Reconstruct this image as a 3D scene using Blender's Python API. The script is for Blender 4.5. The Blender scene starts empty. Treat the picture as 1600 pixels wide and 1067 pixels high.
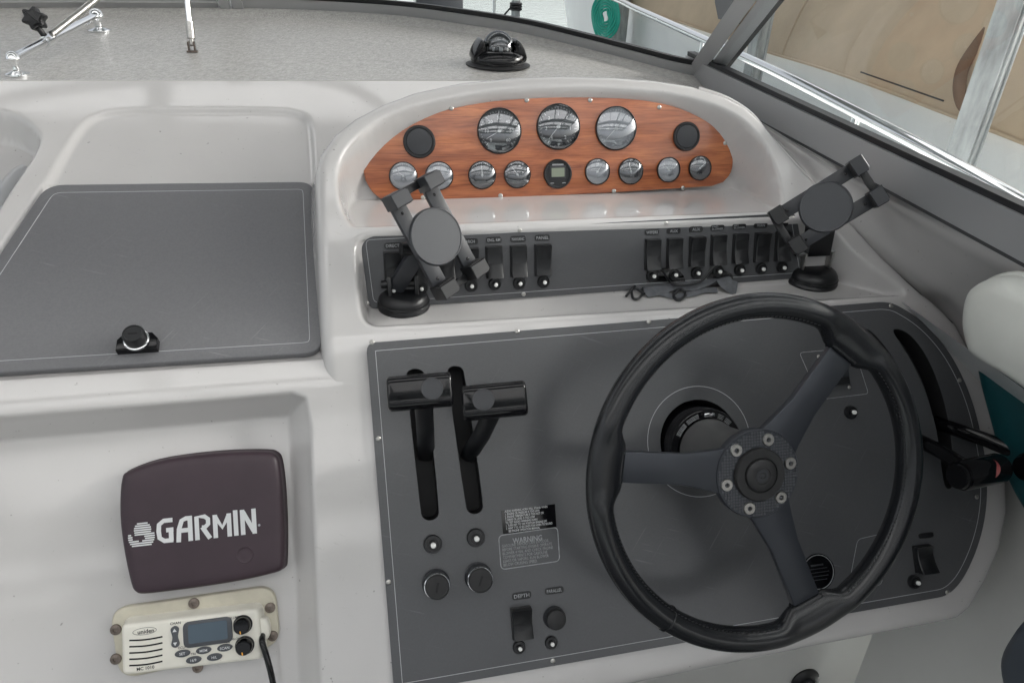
import bpy, bmesh, math, random
import numpy as np
from mathutils import Vector, Matrix

random.seed(7)
scene = bpy.context.scene
COL = scene.collection
R = math.radians

# ------------------------------------------------------------------ camera
F, CX, CY, ZC = 1127.0, 800.0, 533.5, 2.40
_x = np.array([5800, -408, F]); _x /= np.linalg.norm(_x)
_d = np.array([-81.7, 1952, F]); _d -= _x * (_d @ _x); _d /= np.linalg.norm(_d)
_y = np.cross(_x, _d)
cam_data = bpy.data.cameras.new('camera')
cam_data.sensor_width = 36.0
cam_data.lens = F / 1600 * 36.0
cam_data.clip_start = 0.02
cam_data.clip_end = 2000
cam = bpy.data.objects.new('camera', cam_data)
COL.objects.link(cam)
_r = Vector((_x[0], _y[0], -_d[0])); _u = -Vector((_x[1], _y[1], -_d[1])); _b = -Vector((_x[2], _y[2], -_d[2]))
cam.matrix_world = Matrix(((_r.x, _u.x, _b.x, 0), (_r.y, _u.y, _b.y, 0), (_r.z, _u.z, _b.z, ZC), (0, 0, 0, 1)))
scene.camera = cam

# ------------------------------------------------------------------ sky, sun, exposure
SUN_EL, SUN_AZ = 29, 94          # degrees; azimuth measured from +Y (ahead) towards +X (right)
world = bpy.data.worlds.new('World'); scene.world = world; world.use_nodes = True
wn = world.node_tree
bg = wn.nodes['Background']
sky = wn.nodes.new('ShaderNodeTexSky'); sky.sky_type = 'NISHITA'; sky.sun_disc = False
sky.sun_elevation = R(SUN_EL); sky.sun_rotation = R(SUN_AZ)
sky.air_density = 1.0; sky.dust_density = 8.0; sky.ozone_density = 1.0
hs = wn.nodes.new('ShaderNodeHueSaturation'); hs.inputs['Saturation'].default_value = 0.22
wn.links.new(sky.outputs[0], hs.inputs['Color']); wn.links.new(hs.outputs[0], bg.inputs[0])
bg.inputs[1].default_value = 0.15
sun_d = bpy.data.lights.new('sun', 'SUN'); sun_d.energy = 2.0; sun_d.angle = R(9); sun_d.color = (1.0, 0.97, 0.92)
sun = bpy.data.objects.new('sun', sun_d); COL.objects.link(sun)
sdir = Vector((math.sin(R(SUN_AZ)) * math.cos(R(SUN_EL)), math.cos(R(SUN_AZ)) * math.cos(R(SUN_EL)), math.sin(R(SUN_EL))))
sun.rotation_euler = (-sdir).to_track_quat('-Z', 'Y').to_euler()
scene.view_settings.view_transform = 'Standard'
scene.view_settings.look = 'None'
scene.view_settings.gamma = 1.0
scene.view_settings.use_curve_mapping = False
scene.view_settings.exposure = 1.10
scene.render.engine = 'CYCLES'

# ------------------------------------------------------------------ geometry helpers
def W(X, Y, d): return Vector((X, Y, ZC - d))
EYE = Vector((0, 0, ZC))
def ray(px, py):
    v = np.array([(px - CX) / F, (py - CY) / F, 1.0])
    return Vector((v @ _x, v @ _y, -(v @ _d)))
def zdepth(P): return (P - EYE).dot(-_b)
def sc(P): return zdepth(P) / F            # metres per photograph pixel at a point
def at(px, py, depth): return EYE + ray(px, py) * depth
class Plane:
    """a surface that runs athwartships (along X); given by an upper and a lower (Y, d) point"""
    def __init__(s, up, lo, off=0.0):
        s.u = Vector((1, 0, 0))
        s.v = Vector((0, up[0] - lo[0], -(up[1] - lo[1]))).normalized()
        s.n = s.u.cross(s.v).normalized()
        s.o = W(0, lo[0], lo[1]) + s.n * off
    def hit(s, px, py):
        r = ray(px, py)
        return EYE + r * ((s.o - EYE).dot(s.n) / r.dot(s.n))
    def frame(s, px, py, h=0.0):
        return mat4(s.hit(px, py) + s.n * h, s.u, s.v, s.n)
def mat4(o, u, v, n):
    return Matrix(((u.x, v.x, n.x, o.x), (u.y, v.y, n.y, o.y), (u.z, v.z, n.z, o.z), (0, 0, 0, 1)))
def frame_from(o, n, up=Vector((0, 0, 1)), roll=0.0):
    n = n.normalized(); u = up.cross(n).normalized(); v = n.cross(u)
    M = mat4(o, u, v, n)
    return M @ Matrix.Rotation(roll, 4, 'Z')
def loc(M, px, py, h=0.0):
    Mi = M.inverted(); o = Mi @ EYE; r = Mi.to_3x3() @ ray(px, py)
    t = (h - o.z) / r.z
    return Vector((o.x + r.x * t, o.y + r.y * t))
def locs(M, pts, h=0.0): return [loc(M, p[0], p[1], h) for p in pts]

def spline(pts, n=6, closed=True):
    P = [Vector(p) for p in pts]; N = len(P); out = []
    rng = range(N if closed else N - 1)
    for i in rng:
        p0 = P[(i - 1) % N] if closed or i > 0 else P[0]
        p1 = P[i]; p2 = P[(i + 1) % N]
        p3 = P[(i + 2) % N] if closed or i + 2 < N else P[-1]
        for k in range(n):
            t = k / n
            out.append(0.5 * ((2 * p1) + (p2 - p0) * t + (2 * p0 - 5 * p1 + 4 * p2 - p3) * t * t + (3 * p1 - p0 - 3 * p2 + p3) * t ** 3))
    if not closed: out.append(P[-1].copy())
    return out
def round_poly(pts, rad, n=6):
    """polygon with its corners rounded; rad number or list"""
    P = [Vector((p[0], p[1])) for p in pts]; N = len(P); out = []
    for i in range(N):
        r = rad[i] if isinstance(rad, (list, tuple)) else rad
        a, b, c = P[i - 1], P[i], P[(i + 1) % N]
        if r <= 0: out.append(b); continue
        d1 = (a - b); d2 = (c - b)
        r1 = min(r, d1.length * .49, d2.length * .49)
        s, e = b + d1.normalized() * r1, b + d2.normalized() * r1
        for k in range(n + 1):
            t = k / n
            out.append(s * (1 - t) ** 2 + b * 2 * t * (1 - t) + e * t * t)
    return out
def rrect(w, h, r, cx=0, cy=0, n=6):
    return round_poly([(cx - w / 2, cy - h / 2), (cx + w / 2, cy - h / 2), (cx + w / 2, cy + h / 2), (cx - w / 2, cy + h / 2)], r, n)
def circle(r, n=32, cx=0, cy=0, ry=None):
    return [Vector((cx + r * math.cos(2 * math.pi * k / n), cy + (ry or r) * math.sin(2 * math.pi * k / n))) for k in range(n)]
def ccw(P):
    a = sum(P[i - 1][0] * P[i][1] - P[i][0] * P[i - 1][1] for i in range(len(P)))
    return P if a > 0 else list(reversed(P))
def shrink(P, f):
    c = sum((Vector(p) for p in P), Vector((0, 0))) / len(P)
    return [c + (Vector(p) - c) * f for p in P]
def chaikin(P, it=2):
    P = [Vector(p) for p in P]
    for _ in range(it):
        Q = []
        for i in range(len(P)):
            a, b = P[i], P[(i + 1) % len(P)]; Q += [a * .75 + b * .25, a * .25 + b * .75]
        P = Q
    return P
def inset(P, d):
    """move a ccw polygon inwards by d"""
    N = len(P); out = []
    for i in range(N):
        e1 = (Vector(P[i]) - Vector(P[i - 1])); e2 = (Vector(P[(i + 1) % N]) - Vector(P[i]))
        if e1.length < 1e-9: e1 = e2
        if e2.length < 1e-9: e2 = e1
        n1 = Vector((-e1.y, e1.x)).normalized(); n2 = Vector((-e2.y, e2.x)).normalized()
        m = (n1 + n2); L = m.length
        m = m / L if L > 1e-6 else n1
        out.append(Vector(P[i]) + m * (d / max(0.35, m.dot(n1))))
    return out
def sdf(px, py, poly):
    """signed distance (negative inside) of numpy points to a polygon"""
    d = np.full(px.shape, 1e9); ins = np.zeros(px.shape, bool)
    N = len(poly)
    for i in range(N):
        ax, ay = poly[i - 1][0], poly[i - 1][1]; bx, by = poly[i][0], poly[i][1]
        ex, ey = bx - ax, by - ay
        L = ex * ex + ey * ey
        if L < 1e-14: continue
        t = np.clip(((px - ax) * ex + (py - ay) * ey) / L, 0, 1)
        d = np.minimum(d, np.hypot(px - ax - t * ex, py - ay - t * ey))
        c = ((ay > py) != (by > py)) & (px < ex * (py - ay) / (ey if abs(ey) > 1e-12 else 1e-12) + ax)
        ins ^= c
    return np.where(ins, -d, d)
def sstep(a, b, x):
    t = np.clip((x - a) / (b - a), 0, 1); return t * t * (3 - 2 * t)

# ------------------------------------------------------------------ mesh builder
class MB:
    def __init__(s): s.bm = bmesh.new()
    def add(s, V, Fs):
        vs = [s.bm.verts.new(v) for v in V]
        for f in Fs:
            try: s.bm.faces.new([vs[i] for i in f])
            except ValueError: pass
        return s
    def box(s, c, size, M=None, bev=0.0):
        b = bmesh.new(); bmesh.ops.create_cube(b, size=1.0)
        for v in b.verts: v.co = Vector((v.co.x * size[0], v.co.y * size[1], v.co.z * size[2]))
        if bev > 0: bmesh.ops.bevel(b, geom=b.edges[:], offset=bev, segments=2, affect='EDGES', profile=.5)
        T = Matrix.Translation(Vector(c)) @ (M if M else Matrix())
        s._merge(b, T); return s
    def _merge(s, b, T):
        b.verts.ensure_lookup_table(); b.verts.index_update()
        vs = [s.bm.verts.new(T @ v.co) for v in b.verts]
        for f in b.faces:
            s.bm.faces.new([vs[v.index] for v in f.verts])
        b.free()
    def lathe(s, prof, n=32, M=None):
        M = M or Matrix(); rings = []
        for r, z in prof:
            if r < 1e-7: rings.append([s.bm.verts.new(M @ Vector((0, 0, z)))])
            else: rings.append([s.bm.verts.new(M @ Vector((r * math.cos(2 * math.pi * k / n), r * math.sin(2 * math.pi * k / n), z))) for k in range(n)])
        for a, b in zip(rings, rings[1:]):
            for k in range(n):
                k2 = (k + 1) % n
                if len(a) == 1 and len(b) == 1: continue
                if len(a) == 1: f = [a[0], b[k2], b[k]]
                elif len(b) == 1: f = [a[k], a[k2], b[0]]
                else: f = [a[k], a[k2], b[k2], b[k]]
                s.bm.faces.new(f)
        return s
    def cyl(s, p0, p1, r0, r1=None, n=20):
        p0, p1 = Vector(p0), Vector(p1); r1 = r0 if r1 is None else r1
        ax = (p1 - p0); L = ax.length
        M = Matrix.Translation(p0) @ ax.to_track_quat('Z', 'Y').to_matrix().to_4x4()
        return s.lathe([(0, 0), (r0, 0), (r1, L), (0, L)], n, M)
    def prism(s, poly, z0, z1, bev=0.0, seg=3):
        """ccw polygon extruded from z0 to z1, its top edge rounded"""
        poly = ccw([Vector((p[0], p[1])) for p in poly]); N = len(poly)
        layers = [(poly, z0)]
        if bev > 0:
            for k in range(seg + 1):
                a = math.pi / 2 * k / seg
                layers.append((inset(poly, bev * (1 - math.cos(a))), z1 - bev + bev * math.sin(a)))
        else: layers.append((poly, z1))
        rings = [[s.bm.verts.new((p.x, p.y, z)) for p in L] for L, z in layers]
        for a, b in zip(rings, rings[1:]):
            for k in range(N):
                s.bm.faces.new([a[k - 1], a[k], b[k], b[k - 1]])
        s.bm.faces.new(rings[-1]); s.bm.faces.new(list(reversed(rings[0])))
        return s
    def plate(s, outer, holes, z0, z1):
        """flat plate with through holes"""
        outer = ccw([Vector((p[0], p[1])) for p in outer]); holes = [list(reversed(ccw([Vector((p[0], p[1])) for p in h]))) for h in holes]
        b = bmesh.new(); es = []; loops = []
        for L in [outer] + holes:
            vs = [b.verts.new((p.x, p.y, z1)) for p in L]; loops.append(vs)
            for k in range(len(vs)): es.append(b.edges.new((vs[k - 1], vs[k])))
        bmesh.ops.triangle_fill(b, use_beauty=True, use_dissolve=False, edges=es, normal=(0, 0, 1))
        for f in b.faces:
            f.normal_update()
            if f.normal.z < 0: f.normal_flip()
        for vs in loops:
            lo = [b.verts.new((v.co.x, v.co.y, z0)) for v in vs]
            for k in range(len(vs)): b.faces.new([lo[k - 1], lo[k], vs[k], vs[k - 1]])
        s._merge(b, Matrix()); return s
    def band(s, poly, w, z0, z1, closed=True):
        """a strip of width w that follows a polyline, raised between z0 and z1"""
        P = [Vector((p[0], p[1])) for p in poly]; N = len(P); Ls, Rs = [], []
        for i in range(N):
            a = P[i - 1] if closed or i > 0 else P[i]; c = P[(i + 1) % N] if closed or i < N - 1 else P[i]
            t = (c - a).normalized(); nn = Vector((-t.y, t.x)) * (w / 2)
            Ls.append(P[i] + nn); Rs.append(P[i] - nn)
        rows = [[s.bm.verts.new((p.x, p.y, z)) for p in A] for A, z in ((Ls, z0), (Ls, z1), (Rs, z1), (Rs, z0))]
        for a, b in zip(rows, rows[1:]):
            for k in range(0 if closed else 1, N): s.bm.faces.new([a[k - 1], b[k - 1], b[k], a[k]])
        return s
    def tube(s, pts, r, n=10, closed=False, ry=None, up=None):
        P = [Vector(p) for p in pts]; N = len(P); rings = []; prev = up
        for i in range(N):
            a = P[i - 1] if closed or i > 0 else P[i]; c = P[(i + 1) % N] if closed or i < N - 1 else P[i]
            t = (c - a).normalized()
            if prev is None:
                prev = Vector((0, 0, 1)) if abs(t.z) < .9 else Vector((1, 0, 0))
            x = (prev - t * prev.dot(t)).normalized(); y = t.cross(x); prev = x
            rr = r[i] if isinstance(r, (list, tuple)) else r
            r2 = rr if ry is None else ry
            rings.append([s.bm.verts.new(P[i] + x * rr * math.cos(2 * math.pi * k / n) + y * r2 * math.sin(2 * math.pi * k / n)) for k in range(n)])
        prs = list(zip(rings, rings[1:])) + ([(rings[-1], rings[0])] if closed else [])
        for a, b in prs:
            for k in range(n): s.bm.faces.new([a[k - 1], a[k], b[k], b[k - 1]])
        if not closed:
            s.bm.faces.new(list(reversed(rings[0]))); s.bm.faces.new(rings[-1])
        return s
    def rbar(s, poly, L, bev, seg=4):
        """bar of the given cross-section along X, both ends rounded"""
        poly = ccw([Vector((p[0], p[1])) for p in poly]); st = []
        for k in range(seg + 1):
            a = math.pi / 2 * k / seg; st.append((bev * (1 - math.sin(a)), -L / 2 + bev * (1 - math.cos(a))))
        st += [(d, -x) for d, x in reversed(st)]
        rings = [[s.bm.verts.new((x, p.x, p.y)) for p in inset(poly, d)] for d, x in st]
        for a, b in zip(rings, rings[1:]):
            for k in range(len(poly)): s.bm.faces.new([a[k - 1], a[k], b[k], b[k - 1]])
        s.bm.faces.new(list(reversed(rings[0]))); s.bm.faces.new(rings[-1])
        return s
    def xform(s, M):
        for v in s.bm.verts: v.co = M @ v.co
        return s
    def mesh(s, name, mat, angle=38):
        bm = s.bm
        bmesh.ops.remove_doubles(bm, verts=bm.verts, dist=1e-7)
        bmesh.ops.recalc_face_normals(bm, faces=bm.faces)
        lim = R(angle)
        for f in bm.faces: f.smooth = True
        for e in bm.edges:
            if len(e.link_faces) == 2: e.smooth = e.calc_face_angle(0) < lim
        me = bpy.data.meshes.new(name); bm.to_mesh(me); bm.free()
        if mat: me.materials.append(mat)
        return me
    def build(s, name, mat, parent=None, M=None, angle=38):
        return link(name, s.mesh(name, mat, angle), parent, M)
def link(name, me, parent=None, M=None):
    o = bpy.data.objects.new(name, me); COL.objects.link(o)
    o.parent = parent
    if M is not None: o.matrix_local = M
    return o
def tag(o, label, cat, group=None):
    o['label'] = label; o['category'] = cat
    if group: o['group'] = group
    return o
def thing(name, M, label, cat, group=None):
    o = bpy.data.objects.new(name, None); COL.objects.link(o); o.empty_display_size = 0.03
    o.matrix_world = M
    return tag(o, label, cat, group)
def struct(o): o['kind'] = 'structure'; return o
def grid(name, P, mat, parent=None):
    """numpy (ni, nj, 3) points to one smooth quad mesh"""
    ni, nj = P.shape[:2]
    idx = np.arange(ni * nj).reshape(ni, nj)
    q = np.stack([idx[:-1, :-1], idx[1:, :-1], idx[1:, 1:], idx[:-1, 1:]], -1).reshape(-1, 4)
    me = bpy.data.meshes.new(name)
    me.vertices.add(ni * nj); me.vertices.foreach_set('co', P.reshape(-1).astype(np.float32))
    me.loops.add(q.size); me.loops.foreach_set('vertex_index', q.reshape(-1).astype(np.int32))
    me.polygons.add(len(q)); me.polygons.foreach_set('loop_start', np.arange(0, q.size, 4, dtype=np.int32))
    me.polygons.foreach_set('use_smooth', np.ones(len(q), bool))
    me.update(calc_edges=True); me.validate()
    me.materials.append(mat)
    return link(name, me, parent)
def T3(x, y, z=0.0): return Matrix.Translation((x, y, z))
def text(s, mat, parent, M, width=None, height=None, bold=0.0, align='CENTER', name='lettering', depth=0.0, shear=0.0, space=1.0):
    """flat printed lettering; M puts the middle of the text"""
    cu = bpy.data.curves.new(name, 'FONT'); cu.body = s; cu.size = 1.0; cu.align_x = 'LEFT'; cu.offset = bold; cu.shear = shear
    cu.space_line = .92; cu.space_character = space; cu.extrude = 0; cu.resolution_u = 2
    ob = bpy.data.objects.new(name, cu)
    me = bpy.data.meshes.new_from_object(ob)
    bpy.data.objects.remove(ob); bpy.data.curves.remove(cu)
    n = len(me.vertices); co = np.zeros(n * 3, np.float32); me.vertices.foreach_get('co', co); co = co.reshape(-1, 3)
    lo, hi = co.min(0), co.max(0); size = hi - lo
    sx = width / size[0] if width else None; sy = height / size[1] if height else None
    sx = sx or sy; sy = sy or sx
    c = (lo + hi) / 2
    if align == 'LEFT': c[0] = lo[0]
    co = (co - c) * np.array([sx, sy, 1.0]); me.vertices.foreach_set('co', co.reshape(-1).astype(np.float32)); me.update()
    me.materials.clear(); me.materials.append(mat)
    return link(name, me, parent, M)

# ------------------------------------------------------------------ materials
MATS = {}
def nd(nt, t, **kw):
    n = nt.nodes.new(t)
    for k, v in kw.items():
        if k in n.inputs: n.inputs[k].default_value = v
        else: setattr(n, k, v)
    return n
def mat(name, col, rough=.5, metal=0.0, var=0.0, vscale=8.0, bump=0.0, bscale=200.0, coat=0.0, spec=.5, rvar=0.0, detail=4.0, bdist=.001, stretch=None, dirt=0.0, dcol=(.08, .07, .06), dscale=5.0, scr=0.0, scol=(.4, .4, .4)):
    m = bpy.data.materials.new(name); m.use_nodes = True; nt = m.node_tree; b = nt.nodes['Principled BSDF']
    b.inputs['Base Color'].default_value = (*col, 1); b.inputs['Roughness'].default_value = rough; b.inputs['Metallic'].default_value = metal
    b.inputs['Coat Weight'].default_value = coat; b.inputs['Coat Roughness'].default_value = .08
    b.inputs['Specular IOR Level'].default_value = spec
    tc = nd(nt, 'ShaderNodeTexCoord'); vec = tc.outputs['Object']
    if stretch:
        mp = nd(nt, 'ShaderNodeMapping'); mp.inputs['Scale'].default_value = stretch
        nt.links.new(vec, mp.inputs[0]); vec = mp.outputs[0]
    colsock = None
    if var > 0 or rvar > 0:
        nz = nd(nt, 'ShaderNodeTexNoise', Scale=vscale, Detail=detail, Roughness=.6); nt.links.new(vec, nz.inputs['Vector'])
        if var > 0:
            rp = nd(nt, 'ShaderNodeValToRGB'); e = rp.color_ramp.elements
            e[0].position = .3; e[1].position = .7
            e[0].color = tuple(c * (1 - var) for c in col) + (1,); e[1].color = tuple(min(1, c * (1 + var)) for c in col) + (1,)
            nt.links.new(nz.outputs['Fac'], rp.inputs[0]); colsock = rp.outputs[0]
        if rvar > 0:
            mr = nd(nt, 'ShaderNodeMapRange'); mr.inputs['To Min'].default_value = max(0, rough - rvar); mr.inputs['To Max'].default_value = rough + rvar
            mr.inputs['From Min'].default_value = .3; mr.inputs['From Max'].default_value = .7
            nt.links.new(nz.outputs['Fac'], mr.inputs[0]); nt.links.new(mr.outputs[0], b.inputs['Roughness'])
    if dirt > 0:
        dn = nd(nt, 'ShaderNodeTexNoise', Scale=dscale * 30, Detail=2.0); nt.links.new(vec, dn.inputs['Vector'])
        dr = nd(nt, 'ShaderNodeValToRGB'); dr.color_ramp.elements[0].position = .735; dr.color_ramp.elements[1].position = .77
        nt.links.new(dn.outputs['Fac'], dr.inputs[0])
        ml = nd(nt, 'ShaderNodeMath', operation='MULTIPLY'); ml.inputs[1].default_value = dirt; nt.links.new(dr.outputs[0], ml.inputs[0])
        mx = nd(nt, 'ShaderNodeMix', data_type='RGBA'); mx.inputs[7].default_value = (*dcol, 1)
        if colsock: nt.links.new(colsock, mx.inputs[6])
        else: mx.inputs[6].default_value = (*col, 1)
        nt.links.new(ml.outputs[0], mx.inputs[0]); colsock = mx.outputs[2]
    if scr > 0:                      # fine scuffs in a few directions
        for ang, sx, sy in ((.35, 14, 420), (-.9, 10, 500)):
            mp2 = nd(nt, 'ShaderNodeMapping'); mp2.inputs['Rotation'].default_value = (0, 0, ang); nt.links.new(vec, mp2.inputs[0])
            mp3 = nd(nt, 'ShaderNodeMapping'); mp3.inputs['Scale'].default_value = (sx, sy, sy * .3); nt.links.new(mp2.outputs[0], mp3.inputs[0])
            sn = nd(nt, 'ShaderNodeTexNoise', Scale=1.0, Detail=2.0); nt.links.new(mp3.outputs[0], sn.inputs['Vector'])
            sr = nd(nt, 'ShaderNodeValToRGB'); sr.color_ramp.elements[0].position = .69; sr.color_ramp.elements[1].position = .76; nt.links.new(sn.outputs['Fac'], sr.inputs[0])
            gn = nd(nt, 'ShaderNodeTexNoise', Scale=5.0, Detail=2.0); nt.links.new(tc.outputs['Object'], gn.inputs['Vector'])
            gr = nd(nt, 'ShaderNodeValToRGB'); gr.color_ramp.elements[0].position = .45; gr.color_ramp.elements[1].position = .65; nt.links.new(gn.outputs['Fac'], gr.inputs[0])
            m1 = nd(nt, 'ShaderNodeMath', operation='MULTIPLY'); nt.links.new(sr.outputs[0], m1.inputs[0]); nt.links.new(gr.outputs[0], m1.inputs[1])
            m2 = nd(nt, 'ShaderNodeMath', operation='MULTIPLY'); m2.inputs[1].default_value = scr; nt.links.new(m1.outputs[0], m2.inputs[0])
            mx = nd(nt, 'ShaderNodeMix', data_type='RGBA'); mx.inputs[7].default_value = (*scol, 1)
            if colsock: nt.links.new(colsock, mx.inputs[6])
            else: mx.inputs[6].default_value = (*col, 1)
            nt.links.new(m2.outputs[0], mx.inputs[0]); colsock = mx.outputs[2]
    if colsock: nt.links.new(colsock, b.inputs['Base Color'])
    if bump > 0:
        bn = nd(nt, 'ShaderNodeTexNoise', Scale=bscale, Detail=3.0); nt.links.new(vec, bn.inputs['Vector'])
        bp = nd(nt, 'ShaderNodeBump', Strength=bump, Distance=bdist); nt.links.new(bn.outputs['Fac'], bp.inputs['Height'])
        nt.links.new(bp.outputs[0], b.inputs['Normal'])
    MATS[name] = m
    return m
GEL = mat("gelcoat", (.52, .508, .502), .085, var=.05, vscale=2.2, rvar=.025, dirt=.45, dscale=4.0, coat=.3, scr=.30, scol=(.36, .35, .33))
GEL_IN = mat('gelcoat_lining', (.55, .55, .53), .35, var=.05, vscale=3.0, bump=.05, bscale=60)
NONSKID = mat('nonskid_gelcoat', (.47, .46, .44), .22, var=.16, vscale=90.0, bump=.9, bscale=190.0, bdist=.0022, dirt=.4, dscale=2.6, detail=6)
PANEL = mat('grey_panel_laminate', (.080, .082, .087), .22, var=.05, vscale=420.0, rvar=.012, scr=.35, scol=(.22, .22, .23), bump=.05, bscale=900.0)
HATCHM = mat('grey_hatch_laminate', (.130, .131, .138), .33, scr=.5, scol=(.30, .30, .31), var=.08, vscale=330.0, rvar=.03, bump=.12, bscale=700.0)
BLACK = mat('black_plastic', (.008, .0085, .010), .36, var=.15, vscale=40.0, rvar=.08)
BLACKG = mat('gloss_black_plastic', (.004, .004, .005), .09, spec=.4, rvar=.04, vscale=30)
GREYPL = mat('dark_grey_plastic', (.028, .030, .035), .40, var=.12, vscale=30.0, rvar=.06, bump=.04, bscale=800)
RUBBER = mat('worn_black_rubber', (.016, .016, .017), .55, var=.25, vscale=120.0, bump=.2, bscale=300)
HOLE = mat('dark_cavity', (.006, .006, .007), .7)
LEATHER = mat('black_leather', (.010, .011, .013), .23, bump=.12, bscale=420.0, bdist=.0008)
SPOKE = mat('anodised_spoke', (.040, .044, .053), .30, metal=.4)
CHROME = mat('chrome', (.82, .83, .84), .09, metal=1.0, rvar=.04, vscale=40)
STEEL = mat('stainless_screw', (.46, .45, .43), .3, metal=1.0, var=.2, vscale=300)
BRASSY = mat('tarnished_screw', (.18, .15, .13), .4, metal=.8, var=.3, vscale=200)
ALU = mat('grey_anodised_frame', (.44, .445, .455), .32, metal=.35)
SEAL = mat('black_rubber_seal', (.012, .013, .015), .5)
PRINT = mat('white_print', (.62, .63, .64), .5)
LINE = mat('pinstripe_print', (.42, .43, .44), .5)
PRINTD = mat('worn_grey_print', (.30, .31, .32), .5, var=.3, vscale=200)
WHITEB = mat('white_button', (.8, .8, .78), .4)
FACE = mat('gauge_dial', (.045, .046, .052), .5)
CHROMEF = mat('silver_dial', (.30, .31, .33), .35, metal=.5)
LCD = mat('lcd_screen', (.22, .25, .19), .3)
LCDB = mat('blue_lcd_screen', (.07, .10, .13), .25)
WINE = mat('aubergine_cover', (.034, .019, .027), .45, var=.12, vscale=20, bump=.06, bscale=700)
CREAM = mat('cream_plastic', (.70, .68, .61), .36, var=.06, vscale=18, dirt=.3, dscale=3, dcol=(.25, .2, .14))
CREAMD = mat('aged_cream_plastic', (.50, .47, .38), .42, var=.14, vscale=22, dirt=.6, dscale=2.5, dcol=(.2, .15, .1))
RADIOB = mat('slate_keys', (.06, .065, .075), .4)
WVINYL = mat('white_vinyl', (.64, .65, .61), .38, var=.04, vscale=8, bump=.12, bscale=350, dirt=.4, dscale=1)
TEAL = mat('teal_vinyl', (.005, .055, .064), .33, var=.15, vscale=9, bump=.15, bscale=350)
SLATE = mat('slate_vinyl', (.045, .055, .07), .45, var=.1, vscale=12)
GALV = mat('galvanised_steel', (.34, .36, .365), .5, metal=.25, var=.35, vscale=26.0, rvar=.12, stretch=(1, 1, .25), detail=8, dirt=.5, dscale=2.5, dcol=(.75, .77, .77))
HULL = mat('white_hull', (.84, .85, .85), .35, var=.06, vscale=1.5, dirt=.25, dscale=.8)
TAN = mat('tan_canvas', (.52, .41, .29), .8, var=.12, vscale=2.5, bump=.1, bscale=400)
GREYCV = mat('grey_canvas', (.16, .16, .16), .8, bump=.3, bscale=300)
GREEN = mat('green_hose', (.01, .38, .28), .4)
BLUE = mat('blue_plastic', (.02, .12, .42), .45)
DOCKM = mat('dock_boards', (.42, .41, .38), .7, var=.15, vscale=5)
SOLE = mat('low_bounce_sole', (.07, .07, .075), .9, var=.2, vscale=60)  # sole colour kept dark to cut the light bounced up
COLM = mat('column_grey', (.085, .085, .085), .4, var=.1, vscale=20)
BROWN = mat('dark_brown', (.16, .10, .065), .8, var=.2, vscale=6)
CURT = mat('dark_canvas', (.10, .10, .105), .8, var=.1, vscale=5)
RED = mat('red_badge', (.26, .045, .045), .45, var=.3, vscale=60)
ORANGE = mat('orange_mark', (.75, .35, .03), .5)
FABRIC = mat('grey_webbing', (.10, .105, .115), .7, var=.2, vscale=120, bump=.4, bscale=900)

def wood_material():
    m = bpy.data.materials.new('varnished_mahogany'); m.use_nodes = True; nt = m.node_tree; b = nt.nodes['Principled BSDF']
    tc = nd(nt, 'ShaderNodeTexCoord'); mp = nd(nt, 'ShaderNodeMapping'); mp.inputs['Scale'].default_value = (1.5, 14, 14)
    nt.links.new(tc.outputs['Object'], mp.inputs[0])
    n1 = nd(nt, 'ShaderNodeTexNoise', Scale=3.2, Detail=7.0, Roughness=.66, Distortion=1.1); nt.links.new(mp.outputs[0], n1.inputs['Vector'])
    r1 = nd(nt, 'ShaderNodeValToRGB'); e = r1.color_ramp.elements
    e[0].position = .25; e[0].color = (.17, .040, .014, 1); e[1].position = .75; e[1].color = (.56, .20, .075, 1)
    x = e.new(.5); x.color = (.38, .115, .044, 1)
    nt.links.new(n1.outputs['Fac'], r1.inputs[0])
    mp2 = nd(nt, 'ShaderNodeMapping'); mp2.inputs['Scale'].default_value = (10, 260, 260); nt.links.new(tc.outputs['Object'], mp2.inputs[0])
    n2 = nd(nt, 'ShaderNodeTexNoise', Scale=2.0, Detail=3.0); nt.links.new(mp2.outputs[0], n2.inputs['Vector'])
    r2 = nd(nt, 'ShaderNodeValToRGB'); r2.color_ramp.elements[0].position = .30; r2.color_ramp.elements[0].color = (.62, .58, .55, 1); r2.color_ramp.elements[1].position = .48; r2.color_ramp.elements[1].color = (1, 1, 1, 1)
    nt.links.new(n2.outputs['Fac'], r2.inputs[0])
    mx = nd(nt, 'ShaderNodeMix', data_type='RGBA', blend_type='MULTIPLY'); mx.inputs[0].default_value = 1
    nt.links.new(r1.outputs[0], mx.inputs[6]); nt.links.new(r2.outputs[0], mx.inputs[7]); nt.links.new(mx.outputs[2], b.inputs['Base Color'])
    b.inputs['Roughness'].default_value = .32; b.inputs['Coat Weight'].default_value = .5; b.inputs['Coat Roughness'].default_value = .15
    return m
WOOD = wood_material()
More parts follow.
